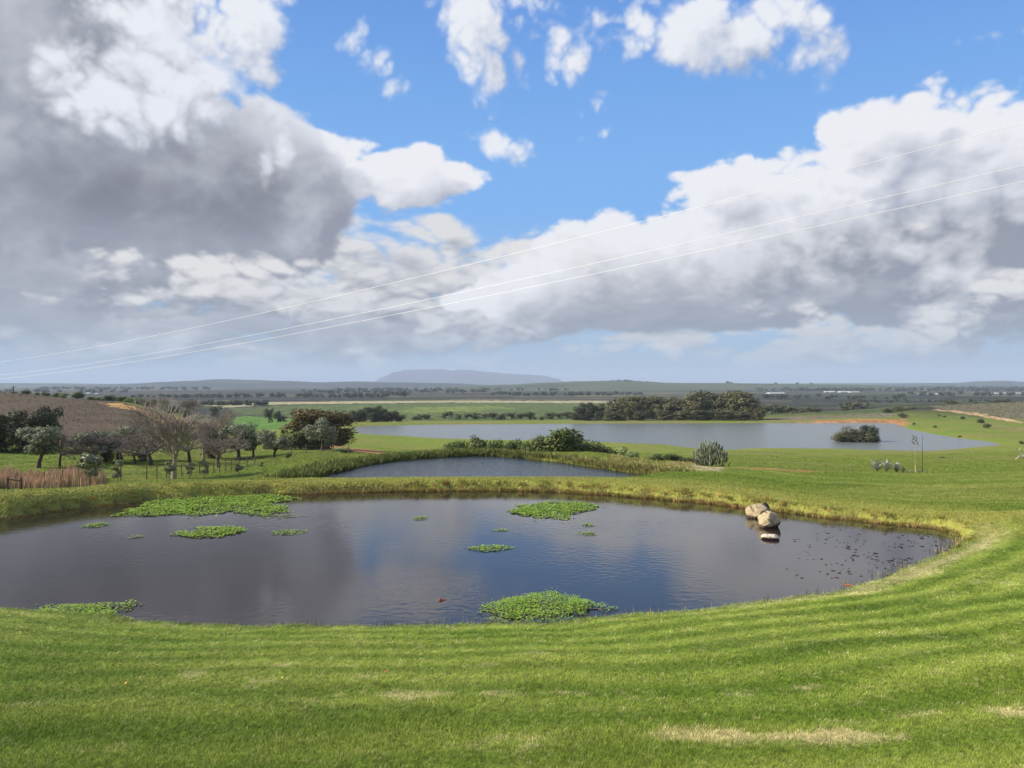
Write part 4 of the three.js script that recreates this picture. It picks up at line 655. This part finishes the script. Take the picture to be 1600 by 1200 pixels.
// ---------------------------------------------------------------- farm sheds far off
const plaster = new THREE.MeshStandardMaterial({ color: new THREE.Color().setRGB(.55, .53, .5), roughness: .9 }), sheet = new THREE.MeshStandardMaterial({ color: new THREE.Color().setRGB(.58, .58, .58), roughness: .6 });
[[1212, 615.4, 24, 3], [1291, 613, 6, 3], [1300, 613, 8, 3], [1318, 613, 14, 2.6], [1334, 613.2, 14, 2.4], [1448, 615.6, 20, 2.6], [1474, 616, 26, 2.6], [1562, 615, 22, 2.4], [1588, 615, 26, 2.4], [138, 615.4, 6, 3], [151, 615.6, 5, 2.4], [1592, 606, 8, 2]].forEach(([px, py, w, h], i) => {
  const d = (CAM - PLAIN) * FOCAL / (py - 600), x = (px - 800) / FOCAL * d, W = w * d / FOCAL, H = h * .7 * d / FOCAL, dep = Math.min(W, 30), g = new THREE.Group();
  const wall = new THREE.Mesh(new THREE.BoxGeometry(W, H * .7, dep), plaster), s = new THREE.Shape([new THREE.Vector2(-dep * .54, 0), new THREE.Vector2(dep * .54, 0), new THREE.Vector2(0, H * .45)]), rg = new THREE.ExtrudeGeometry(s, { depth: W * 1.03, bevelEnabled: false });
  wall.position.y = H * .35 - 1; wall.name = 'wall'; rg.rotateY(Math.PI / 2); rg.translate(-W * .515, 0, 0);
  const roof = new THREE.Mesh(rg, sheet); roof.position.y = H * .7 - 1; roof.name = 'roof';
  wall.castShadow = roof.castShadow = true; const door = new THREE.Mesh(new THREE.BoxGeometry(Math.min(5, W * .2), H * .45, .3), BARK.dark); door.name = 'door'; door.position.set(W * .2, -H * .12, dep / 2 + .1); wall.add(door);
  g.add(wall, roof); g.position.set(x, height(x, d), -d);
  thing(g, 'farm_shed', ['long white shed on the plain just right of the tall grove', 'small white shed left of a second small one on the plain', 'second small white shed, close beside the first', 'pale shed left of its twin beneath the blue ridge', 'pale shed right of its twin beneath the blue ridge', 'long white shed on the plain above the hillside bushes', 'longest white shed, next to the one above the hillside bushes', 'white shed on the far plain near the right edge', 'white shed on the far plain at the right edge', 'tiny white farm building above the brown hill, left one', 'tiny white farm building above the brown hill, right one', 'tiny pale building at the foot of the hill, far right'][i], 'shed', 'sheds on the plain');
});

// ---------------------------------------------------------------- vineyards
{
  const R = rng(404), vines = [], hill = patches[0][0], right = patches[13][0];
  for (let x = -330; x < 60; x += 3.4) for (let d = 140; d < 305; d += 1.7) { const xx = x + (d - 140) * -.62 + (R() - .5) * 3; if (!within(hill, xx, d) || R() < .35) continue; const v = .7 + .6 * R(); vines.push([xx, height(xx, d) - .02, d, .3, .3 + .25 * R(), R() * 6.28, 0, 0, [.13 * v, .09 * v, .07 * v]]); }
  for (let k = 0; k < 46; k++) for (let s = 0; s < 330; s += 1.5) { const x = 230 + s, d = 440 + k * 8 + s * .25; if (!within(right, x, d)) continue; const v = .7 + .6 * R(); vines.push([x, height(x, d) - .02, d, .6, 1 + .5 * R(), R() * 6.28, 0, 0, [.14 * v, .125 * v, .085 * v]]); }
  scatter(tuft(8, { h: 1, w: .16, lean: .5, parts: 2, seed: 15, vary: .3 }), vines, 'vineyard_vines', 'leafless brown vine rows on the left hill and right slope', 'vineyard');
}

// ---------------------------------------------------------------- boulders in the pond
function boulder(seed, rx, ry, rz, flat, tones) {
  const g = mergeVertices(new THREE.IcosahedronGeometry(1, 24).deleteAttribute('uv').deleteAttribute('normal')), p = g.attributes.position, col = [], R = rng(seed), cuts = [...Array(8)].map(() => [new THREE.Vector3(R() - .5, (R() - .4), R() - .5).normalize(), .72 + .2 * R()]), v = new THREE.Vector3();
  for (let i = 0; i < p.count; i++) {
    v.fromBufferAttribute(p, i);
    const n = fbm2(v.x * 1.3 + v.z * .4, v.y * 1.3 + v.z * 1.1, 4, seed), fine = fbm2(v.x * 7 + v.z * 3, v.y * 7 - v.z * 5, 3, seed + 2);
    let k = 1 + .28 * n + .07 * fine - .05 * smooth(.06, 0, Math.abs(fbm2(v.x * 1.7 + 3, v.y * 1.7 + v.z, 2, seed + 4)));
    for (const [c, q] of cuts) { const dd = v.dot(c) * k; if (dd > q) k *= lerp(1, q / dd, flat); }
    const tone = clamp(.5 + 1.3 * fbm2(v.x * 2.5 + v.z, v.y * 2.5 - v.z * 2, 3, seed + 7) + fine * .5), mossy = smooth(.12, .3, fbm2(v.x * 2 + 4, v.y * 2 + v.z * 1.6, 3, seed + 9) + fine * .25);
    let c = mix3(tones[0], tones[1], tone); c = mix3(c, tones[2], mossy * .85);
    if (v.y < -.30 + .12 * fine) c = mix3(c, [.075, .055, .04], .75);
    p.setXYZ(i, v.x * k * rx, v.y * k * ry, v.z * k * rz); col.push(...c);
  }
  g.setAttribute('color', new THREE.Float32BufferAttribute(col, 3)); g.computeVertexNormals();
  return g;
}
const stoneMaterial = new THREE.MeshPhysicalMaterial({ vertexColors: true, roughness: .9, specularIntensity: .4 }), TAN = [[.31, .23, .13], [.52, .42, .26], [.10, .08, .055]];
[[1187, 810, 36, 22, 21, 'pale rounded boulder at the back left of the pond rocks', TAN], [1206, 825, 41, 25, 5, 'largest tan boulder, in front of the pond rocks', TAN], [1206, 843.5, 27, 9, 33, 'low flat whitish stone nearest the lawn, just above the water', [[.44, .36, .27], [.62, .55, .45], [.10, .08, .06]]], [1197, 806, 17, 22, 44, 'small dark rock wedged behind the two tan boulders', [[.05, .04, .035], [.10, .08, .06], [.03, .028, .025]]]].forEach(([px, py, w, h, seed, label, tones], i) => {
  const [x, d] = onPlane(px, py, 0), r = w / 2 * d / FOCAL, H = h * d / FOCAL, b = new THREE.Mesh(boulder(seed, r, H * .62, r * .85, .85, tones), stoneMaterial);
  b.position.set(x, H * .36, -d - r * .6); b.rotation.y = i * 1.3; b.castShadow = b.receiveShadow = true; thing(b, 'boulder', label, 'boulder', 'boulders standing in the pond');
});

// ---------------------------------------------------------------- floating green plants
const matMaterial = new THREE.MeshPhysicalMaterial({ vertexColors: true, roughness: .55, specularIntensity: .5, side: THREE.DoubleSide });
function plantMat(ovals, perSquare, leaf, lift, label, seed) {
  const R = rng(seed), pos = [], col = [], idx = [], runs = [], put = (x, d, s, y, tone) => {
    const a = R() * 6.283, t = (R() - .5) * 1.1, c = Math.cos(a) * s, n = Math.sin(a) * s, o = pos.length / 3, k = (.7 + .6 * R());
    pos.push(x - c, y + t * s * .5, -d - n, x + n * .7, y + s * .28, -d - c * .7, x + c, y - t * s * .5, -d + n, x - n * .7, y + s * .28, -d + c * .7); for (let j = 0; j < 4; j++) col.push(tone[0] * k, tone[1] * k, tone[2] * k); idx.push(o, o + 1, o + 2, o, o + 2, o + 3);
  };
  let cx = 0, cd = 0, cn = 0;
  for (const [px, py, rx, ry, thick = 1] of ovals) {
    const [x0, d0] = onPlane(px, py, 0), dn = onPlane(px, py + ry, 0)[1], df = onPlane(px, py - ry, 0)[1], RX = rx * d0 / FOCAL, n = Math.ceil(Math.PI * RX * (df - dn) / 2 * perSquare * 2.6 * thick);
    for (let i = 0; i < n; i++) {
      const a = R() * 6.283, q = Math.sqrt(R()) * (R() < .05 ? 1.25 : 1) * (1 + .5 * noise3(Math.cos(a) * 2 + px, Math.sin(a) * 2, seed)), d = Math.sin(a) > 0 ? d0 + (df - d0) * Math.sin(a) * q : d0 + (d0 - dn) * Math.sin(a) * q, x = x0 + Math.cos(a) * RX * q;
      if (fbm2(x * 1.1, d * .8, 3, seed + 3) < -.16 - (1 - q) * .3) continue;
      cx += x; cd += d; cn++;
      put(x, d, leaf * .6 * (.45 + 1.1 * R()), .015 + lift * R() * clamp(1.25 - q), mix3(mix3([.15, .27, .022], [.27, .40, .04], R()), [.26, .21, .07], R() < .1 ? .8 : 0));
    }
    for (let i = 0; i < 5; i++) { const a = R() * 6.28, l = RX * (.6 + .5 * R()); runs.push(tube([[x0, .012, -d0], [x0 + Math.cos(a) * l * .5, .02, -d0 - Math.sin(a) * l * .3], [x0 + Math.cos(a) * l, .012, -d0 - Math.sin(a) * l * .5]], [.012, .01, .006], 4)); }
  }
  cx /= cn; cd /= cn;
  const g = new THREE.BufferGeometry(); g.setAttribute('position', new THREE.Float32BufferAttribute(pos, 3)); g.setAttribute('color', new THREE.Float32BufferAttribute(col, 3)); g.setIndex(idx); g.computeVertexNormals(); g.translate(-cx, 0, cd);
  const r = mergeGeometries(runs); r.translate(-cx, 0, cd);
  const o = treeGroup('floating_plants', [['leaves', g, matMaterial], ['runners', r, BARK.grey]]); o.position.set(cx, 0, -cd); thing(o, 'water_plant_mat', label, 'water plants', 'green mats floating on the pond');
}
plantMat([[330, 790, 110, 15], [250, 798, 60, 9], [400, 780, 60, 8], [420, 798, 30, 8], [300, 780, 60, 8]], 75, .085, .10, 'largest green plant mat, along the far left bank', 501);
plantMat([[328, 832, 46, 9], [300, 833, 28, 5], [360, 830, 24, 4]], 110, .07, .10, 'oval green plant mat below the largest one', 502);
plantMat([[150, 821, 18, 3.5]], 120, .06, .06, 'small green patch left of the oval plant mat', 503);
plantMat([[862, 797, 55, 13], [900, 792, 36, 7], [825, 800, 30, 6]], 110, .075, .10, 'bright lens-shaped plant mat in the middle of the pond', 504);
plantMat([[765, 857, 34, 5]], 150, .055, .07, 'slim green plant mat left of centre on the blue reflection', 505);
plantMat([[452, 832, 27, 4]], 110, .05, .05, 'thin green patch right of the oval plant mat', 506);
plantMat([[918, 834, 16, 3]], 110, .05, .05, 'tiny plant patch below the lens-shaped mat, lower one', 507);
plantMat([[919, 820.5, 11, 2.6]], 110, .05, .05, 'tiny plant patch below the lens-shaped mat, upper one', 508);
plantMat([[782, 829, 14, 2.2]], 90, .05, .04, 'faint green patch left of the two tiny ones', 509);
plantMat([[658, 810, 13, 3]], 90, .05, .05, 'faint round patch in the middle far water', 510);
plantMat([[440, 807, 38, 3, .6]], 70, .05, .05, 'straggling green wisp right of the largest plant mat', 511);
plantMat([[212, 839, 14, 2.6, .7]], 90, .05, .04, 'straggling green wisp below the small left patch', 512);
plantMat([[850, 945, 62, 18], [800, 952, 40, 16], [905, 950, 36, 12], [830, 965, 60, 10, .6], [935, 952, 34, 5, .4], [760, 955, 14, 5, .3]], 330, .042, .16, 'raised bushy plant mat against the near lawn', 513);
plantMat([[110, 958, 62, 13], [60, 962, 34, 8, .5], [170, 950, 40, 6, .5], [150, 964, 40, 9, .8], [205, 945, 18, 3, .4], [195, 970, 14, 3, .3]], 300, .045, .14, 'ragged plant mat by the near lawn at the left edge', 514);
{ // dark scraps of water-lily leaf on the right
  const R = rng(606), spots = [], pad = new THREE.CircleGeometry(1, 9, .3, 5.8); pad.rotateX(-Math.PI / 2); pad.setAttribute('color', new THREE.Float32BufferAttribute(new Array(pad.attributes.position.count * 3).fill(1), 3));
  for (let k = 0; k < 520; k++) { const a = R(), px = lerp(1225, 1490, Math.sqrt(a)), py = lerp(818, 912, R()), [x, d] = onPlane(px, py, 0); if (pond.dist(x, d) > -.15 || fbm2(px * .02, py * .05, 3, 9) < -.02) continue; const v = .6 + .8 * R(), s = .03 + .07 * R() * R(); spots.push([x, .006 + .006 * R(), d, s, 1, R() * 6.28, (R() - .5) * .3, (R() - .5) * .3, R() < .7 ? [.035 * v, .018 * v, .016 * v] : [.06 * v, .06 * v, .025 * v]]); }
  scatter(pad, spots, 'lily_leaf_scraps', 'small dark lily leaves floating at the right of the pond', 'lily leaves');
}
// two goldfish at the surface
[[690, 938, .17, .5, 'orange goldfish at the surface left of the bushy plant mat'], [1325, 914, .15, -.4, 'orange goldfish at the surface near the right shore']].forEach(([px, py, L, turn, label]) => {
  const [x, d] = onPlane(px, py, 0), m = new THREE.MeshPhysicalMaterial({ color: new THREE.Color().setRGB(.62, .12, .035), roughness: .35 }), body = new THREE.LatheGeometry([[0, -1], [.12, -.86], [.24, -.5], [.27, -.1], [.2, .4], [.09, .8], [.05, 1]].map(([r, y]) => new THREE.Vector2(r, y)), 12); body.rotateZ(Math.PI / 2); body.scale(L, L * .9, L * .7);
  const s = new THREE.Shape([new THREE.Vector2(0, 0), new THREE.Vector2(-.5, .35), new THREE.Vector2(-.38, 0), new THREE.Vector2(-.5, -.35)]), tail = new THREE.ExtrudeGeometry(s, { depth: .03, bevelEnabled: false }); tail.scale(L, L, L); tail.rotateX(Math.PI / 2.4); tail.translate(-L * .95, 0, 0);
  const fin = new THREE.ExtrudeGeometry(new THREE.Shape([new THREE.Vector2(-.4, .2), new THREE.Vector2(.2, .22), new THREE.Vector2(-.3, .45)]), { depth: .03, bevelEnabled: false }); fin.scale(L, L, L);
  const o = treeGroup('goldfish', [['body', body, m], ['tail_fin', tail, m], ['back_fin', fin, m]]); o.position.set(x, -.01, -d); o.rotation.y = turn; thing(o, 'goldfish', label, 'fish', 'goldfish in the pond');
});

// ---------------------------------------------------------------- cactus, agaves and their stalks
{
  const R = rng(707), p = at(1109, 729, 45), d = -p[2], W = 56 * d / FOCAL, H = 41 * d / FOCAL, pads = [], stems = [], M = new THREE.Matrix4(), Q = new THREE.Quaternion(), up = new THREE.Vector3(0, 1, 0);
  const base = new THREE.SphereGeometry(1, 8, 7); base.translate(0, 1, 0); const pp = base.attributes.position; for (let i = 0; i < pp.count; i++) { const y = pp.getY(i) / 2, k = .55 + .55 * y; pp.setX(i, pp.getX(i) * k); pp.setZ(i, pp.getZ(i) * k); } base.deleteAttribute('uv');
  for (let i = 0; i < 260; i++) {
    const a = R() * 6.283, el = Math.pow(R(), .7) * 1.5, q = .35 + .65 * Math.sqrt(R()), x = Math.cos(a) * Math.cos(el * .9) * W / 2 * q, z = Math.sin(a) * Math.cos(el * .9) * W / 2 * q, y = Math.sin(el) * H * .84 * q * (1 - .15 * R());
    const dir = new THREE.Vector3(x * .5, H * .5 + y * .6, z * .5).add(new THREE.Vector3(R() - .5, R() * .4, R() - .5).multiplyScalar(.7)).normalize(), s = .16 + .12 * R(), g = base.clone();
    Q.setFromUnitVectors(up, dir); M.compose(new THREE.Vector3(x, Math.max(0, y), z), Q, new THREE.Vector3(s * .36, s * 1.35, s * .26)); g.applyMatrix4(M);
    const c = mix3([.12, .15, .085], [.27, .29, .20], R()), n = g.attributes.position.count, col = new Float32Array(n * 3); for (let j = 0; j < n; j++) col.set(c, j * 3); g.setAttribute('color', new THREE.BufferAttribute(col, 3)); pads.push(g);
    if (i % 6 === 0) stems.push(tube([[x * .1, 0, z * .1], [x * .6, y * .45, z * .6], [x, y + .05, z]], [.09, .07, .05], 5));
  }
  const o = treeGroup('cactus', [['stem', mergeGeometries(stems), BARK.grey], ['pads', mergeGeometries(pads), new THREE.MeshPhysicalMaterial({ vertexColors: true, roughness: .6, specularIntensity: .5 })]]); o.position.set(p[0], p[1] - .05, p[2]); thing(o, 'prickly_pear_cactus', 'large dome-shaped grey-green cactus at the start of the red track', 'cactus');
  // agave leaf: a curved trough that narrows to a point
  const leafP = [], leafI = [], K = 6; for (let i = 0; i <= K; i++) { const t = i / K, w = .075 * Math.sin(Math.PI * (.18 + .82 * t)) * (t < 1 ? 1 : 0) + .004, y = t - .12 * t * t, z = .42 * t * t; leafP.push(-w, y + .02, z, 0, y, z + .035, w, y + .02, z); if (i) { const b = i * 3; leafI.push(b - 3, b - 2, b, b - 2, b + 1, b, b - 2, b - 1, b + 1, b - 1, b + 2, b + 1); } }
  const leafG = new THREE.BufferGeometry(); leafG.setAttribute('position', new THREE.Float32BufferAttribute(leafP, 3)); leafG.setIndex(leafI); leafG.computeVertexNormals();
  const agaveMaterials = [[.36, .39, .33], [.46, .48, .42], [.29, .32, .26]].map((c) => new THREE.MeshPhysicalMaterial({ color: new THREE.Color().setRGB(...c), roughness: .55, side: THREE.DoubleSide }));
  [[1369, 737, 722, 'tallest blue-grey agave, leftmost in the clump on the lawn'], [1385, 737, 723, 'blue-grey agave, second from the left in the clump'], [1401, 737.5, 725, 'blue-grey agave, third from the left in the clump'], [1412, 738, 731, 'small agave right of the three tall agaves'], [1424, 739, 734, 'tiny agave left of the pale stalk'], [1436, 739, 734, 'tiny agave between the pale stalk and the dark stalk'], [1448, 739, 735.5, 'tiny agave right of the dark stalk']].forEach(([px, base, top, label], j) => {
    const q = at(px, base, 40), s = (base - top) * -q[2] / FOCAL / .74, g = new THREE.Group(), n = j < 3 ? 30 : 16;
    for (let i = 0; i < n; i++) { const l = new THREE.Mesh(leafG, agaveMaterials[i % 3]), h = (i + .5) / n; l.name = 'leaf'; l.rotation.order = 'YXZ'; l.rotation.y = i * 2.4 + R() * .3; l.rotation.x = lerp(-.12, .72, Math.pow(h, 1.2)) - .1; const k = s * lerp(1, .72, h) * (.85 + .3 * R()); l.scale.set(k * 1.25, k, k); l.castShadow = l.receiveShadow = true; g.add(l); }
    g.position.set(q[0], q[1] - .02, q[2]); thing(g, 'agave', label, 'agave', 'agaves on the right-hand grass');
  });
  const dark = bark(.07, .06, .05), pale = bark(.42, .33, .2), pod = new THREE.MeshPhysicalMaterial({ color: new THREE.Color().setRGB(.06, .05, .04), roughness: .9 });
  { const q = at(1441, 739, 40), dd = -q[2], h = 58 * dd / FOCAL, o2 = treeGroup('stalk', [['stem', tube([[0, -.1, 0], [.01, h * .5, 0], [0, h, 0]], [.035, .026, .014], 6), dark], ['tip', tube([[0, h * .96, 0], [.02, h * 1.02, 0]], [.02, .006], 5), dark]]); o2.position.set(...q); thing(o2, 'agave_stalk', 'straight dark bare stalk standing beside the small agaves', 'stalk'); }
  { const q = at(1430, 739, 40), dd = -q[2], h = 58 * dd / FOCAL, gs = [], st = [tube([[0, -.1, 0], [-.02, h * .4, 0], [-.04, h * .98, 0]], [.03, .022, .012], 6), tube([[.02, -.1, .05], [.02, h * .22, .05]], [.045, .035], 6)];
    for (let i = 0; i < 13; i++) { const a = i * 2.4, y = h * (.76 + .24 * i / 13), l = (.22 + .1 * R()) * (1.2 - i / 20), ex = -.04 + Math.cos(a) * l, ez = Math.sin(a) * l; st.push(tube([[-.03, y - .1, 0], [ex, y + .03, ez]], [.012, .008], 4)); const s = new THREE.SphereGeometry(.085, 7, 5); s.scale(1.3, .55, 1.3); s.translate(ex, y + .05, ez); s.deleteAttribute('uv'); gs.push(s); }
    const o2 = treeGroup('stalk', [['stem', mergeGeometries(st), pale], ['flower_heads', mergeGeometries(gs), pod]]); o2.position.set(...q); thing(o2, 'agave_flower_stalk', 'pale thin stalk topped with a candelabra of dark flower heads', 'stalk'); }
}
// bleached dead branch at the right edge
{
  const p = at(1596, 719, 60), s = -p[2] / FOCAL, white = bark(.62, .55, .45), T = (list, r) => tube(list.map(([x, y, z]) => [x * s, y * s, z * s]), r.map((q) => q * s), 6);
  const limb = mergeGeometries([T([[24, 3, -4], [8, 4, 0], [-4, 6, 2], [-12, 1, 4]], [1.8, 1.5, 1, .6]), T([[8, 4, 0], [2, 9, -2], [-3, 14, -3], [-9, 17, -2]], [1.3, 1, .8, .4])]), twigs = mergeGeometries([T([[-3, 14, -3], [2, 18, -5]], [.6, .25]), T([[-4, 6, 2], [-9, 7, 6]], [.6, .25]), T([[16, 3.5, -2], [14, 12, -6], [19, 17, -8]], [.9, .6, .3])]);
  const o = treeGroup('branch', [['limb', limb, white], ['twigs', twigs, white]]); o.position.set(p[0], p[1] + .05, p[2]); thing(o, 'dead_branch', 'bleached forked dead branch lying on the grass at the right edge', 'branch');
}

// ---------------------------------------------------------------- fence, rail and poles on the left
const timber = bark(.16, .12, .09), steel = new THREE.MeshStandardMaterial({ color: new THREE.Color().setRGB(.45, .45, .45), roughness: .5, metalness: .7 });
{
  const g = new THREE.Group(), spots = [[70, 73], [97, 73], [122, 73.4], [148, 73.6], [189, 74], [229, 75], [245, 75.5], [260, 76], [284, 77], [299, 78], [312, 79], [325, 80], [334, 81], [343, 82], [352, 83.4], [362, 85], [373, 87], [386, 90], [398, 93]], o = [(spots[0][0] - 800) / FOCAL * spots[0][1], 0, -spots[0][1]]; o[1] = height(o[0], spots[0][1]);
  const post = tube([[0, -.3, 0], [0, .7, 0], [.01, 1.3, 0]], [.06, .055, .05], 7), tops = [];
  for (const [px, d] of spots) { const x = (px - 800) / FOCAL * d, e = height(x, d), m = new THREE.Mesh(post, timber); m.name = 'post'; m.position.set(x - o[0], e - o[1], -d - o[2]); m.rotation.y = px; m.rotation.z = Math.sin(px) * .05; m.castShadow = true; g.add(m); tops.push([x - o[0], e - o[1], -d - o[2]]); }
  for (const h of [.4, .8, 1.2]) { const w = new THREE.Mesh(tube(tops.map(([x, y, z]) => [x, y + h, z]), tops.map(() => .006), 4), steel); w.name = 'wire'; g.add(w); }
  g.position.set(...o); thing(g, 'wire_fence', 'wire fence on thin wooden posts behind the berm at left', 'fence');
  const r = new THREE.Group(), q = [(23 - 800) / FOCAL * 70, 0, -70]; q[1] = height(q[0], 70);
  for (const x of [-.62, .58]) { const m = new THREE.Mesh(tube([[0, -.3, 0], [0, 1.15, 0]], [.085, .075], 7), BARK.dark); m.name = 'post'; m.position.set(x, 0, 0); m.castShadow = true; r.add(m); }
  const rail = new THREE.Mesh(tube([[-.66, 1.05, .09], [.62, .82, .09]], [.06, .06], 6), BARK.dark); rail.name = 'rail'; r.add(rail); r.position.set(q[0], q[1], q[2]); thing(r, 'wooden_rail', 'dark wooden rail between two posts in front of the reeds', 'fence');
  const g2 = new THREE.Group(), list = [[455, 100], [478, 101], [503, 102], [520, 103], [545, 104]], o2 = [(455 - 800) / FOCAL * 100, 0, -100]; o2[1] = height(o2[0], 100); const t2 = [];
  for (const [px, d] of list) { const x = (px - 800) / FOCAL * d, e = height(x, d), m = new THREE.Mesh(post, timber); m.name = 'post'; m.position.set(x - o2[0], e - o2[1], -d - o2[2]); g2.add(m); t2.push([x - o2[0], e - o2[1], -d - o2[2]]); }
  for (const h of [.5, 1]) { const w = new THREE.Mesh(tube(t2.map(([x, y, z]) => [x, y + h, z]), t2.map(() => .006), 4), steel); w.name = 'wire'; g2.add(w); }
  g2.position.set(...o2); thing(g2, 'wire_fence', 'short wire fence on posts in front of the autumn tree', 'fence');
  const g3 = new THREE.Group(), l3 = [[1172, 84], [1220, 83], [1258, 82], [1290, 81], [1332, 80]], o3 = [(1172 - 800) / FOCAL * 84, 0, -84]; o3[1] = height(o3[0], 84); const t3 = [];
  for (const [px, d] of l3) { const x = (px - 800) / FOCAL * d, e = height(x, d), m = new THREE.Mesh(post, timber); m.name = 'post'; m.scale.set(.6, .55, .6); m.position.set(x - o3[0], e - o3[1], -d - o3[2]); g3.add(m); t3.push([x - o3[0], e - o3[1], -d - o3[2]]); }
  for (const h of [.4, .8]) { const w = new THREE.Mesh(tube(t3.map(([x, y, z]) => [x, y + h, z]), t3.map(() => .005), 4), steel); w.name = 'wire'; g3.add(w); }
  g3.position.set(...o3); thing(g3, 'wire_fence', 'low wire fence beside the red track right of the cactus', 'fence');
}
// the power line crosses overhead from the near right to the far left
{
  const A = [30, 28], B = [-130, 165], fit = ([h1, h2, h3]) => { const t1 = .0474, t2 = .1875, t3 = .679, a = (h2 - h1) / (t2 - t1), b = (h3 - h2) / (t3 - t2), c = (b - a) / (t3 - t1); return (t) => h1 + a * (t - t1) + c * (t - t1) * (t - t2); };
  const metal = new THREE.MeshStandardMaterial({ color: new THREE.Color().setRGB(.86, .85, .83), roughness: .45, metalness: .15 }), ends = [];
  [[[11.44, 8.86, 3.4], 'highest'], [[9.59, 7.0, 1.35], 'middle'], [[8.89, 6.35, .75], 'lowest']].forEach(([h, which], i) => {
    const f = fit(h), pts = [], rad = []; for (let k = 0; k <= 80; k++) { const t = k / 80; pts.push([lerp(A[0], B[0], t), CAM + f(t), -lerp(A[1], B[1], t)]); rad.push(.0115); }
    ends.push([CAM + f(0), CAM + f(1)]);
    const w = new THREE.Mesh(tube(pts, rad, 6), metal); w.castShadow = true; thing(w, 'power_cable', `${which} of the three pale power cables crossing the sky`, 'cable', 'power cables');
  });
  [[A, 0], [B, 1]].forEach(([[x, d], k]) => {
    const e = height(x, d), top = Math.max(...ends.map((q) => q[k])), o = new THREE.Group(), p = new THREE.Mesh(tube([[.16, -.5, 0], [.16, top - e + .4, 0]], [.16, .11], 9), BARK.grey); p.name = 'pole'; p.castShadow = true; o.add(p);
    for (const q of ends) { const s = new THREE.Mesh(new THREE.CylinderGeometry(.05, .07, .2, 8), plaster); s.name = 'insulator'; s.rotation.z = Math.PI / 2; s.position.set(.06, q[k] - e, 0); p.add(s); }
    o.position.set(x, e, -d); thing(o, 'utility_pole', k ? 'far wooden power pole carrying the three cables beyond the left edge' : 'near wooden power pole carrying the three cables beyond the right edge', 'pole');
  });
  const d = 296, x = (21 - 800) / FOCAL * d, e = height(x, d), h = CAM - (603 - 600) * d / FOCAL - e, o = treeGroup('pole', [['pole', tube([[0, -.3, 0], [0, h, 0]], [.2, .14], 7), BARK.dark], ['crossarm', tube([[-.9, h - .5, 0], [.9, h - .5, 0]], [.07, .07], 5), BARK.dark]]); o.position.set(x, e, -d); thing(o, 'utility_pole', 'small dark pole on the crest of the brown hill at left', 'pole');
}
// fallen leaves on the lawn
[[195, 1075, .045, [.62, .36, .05]], [440, 1066, .035, [.58, .38, .08]], [603, 1055, .05, [.62, .30, .06]], [66, 1018, .035, [.45, .17, .05]]].forEach(([px, py, s, c], i) => {
  const p = at(px, py, 4), R = rng(i + 70), sh = new THREE.Shape(); sh.moveTo(-1, 0); sh.quadraticCurveTo(-.3, .75, 1, 0); sh.quadraticCurveTo(-.3, -.75, -1, 0);
  const g = new THREE.ExtrudeGeometry(sh, { depth: .03, bevelEnabled: false, curveSegments: 8 }), q = g.attributes.position; for (let k = 0; k < q.count; k++) q.setZ(k, q.getZ(k) + .35 * q.getX(k) ** 2 + .5 * q.getY(k) ** 2); g.computeVertexNormals(); g.scale(s, s, s); g.rotateX(-Math.PI / 2 + .5);
  const m = new THREE.MeshPhysicalMaterial({ color: new THREE.Color().setRGB(...c), roughness: .6, side: THREE.DoubleSide }), o = treeGroup('leaf', [['blade', g, m], ['stalk', tube([[-s, 0, 0], [-s * 1.6, s * .2, s * .1]], [s * .05, s * .03], 4), m]]); o.position.set(p[0], p[1] + .045, p[2]); o.rotation.y = R() * 6; thing(o, 'fallen_leaf', ['bright yellow fallen leaf on the left part of the lawn', 'small pale fallen leaf on the lawn between the two brighter ones', 'orange-yellow fallen leaf near the middle of the lawn', 'reddish fallen leaf on the lawn near the left edge'][i], 'leaf', 'fallen leaves on the lawn');
});
renderer.render(scene, camera);
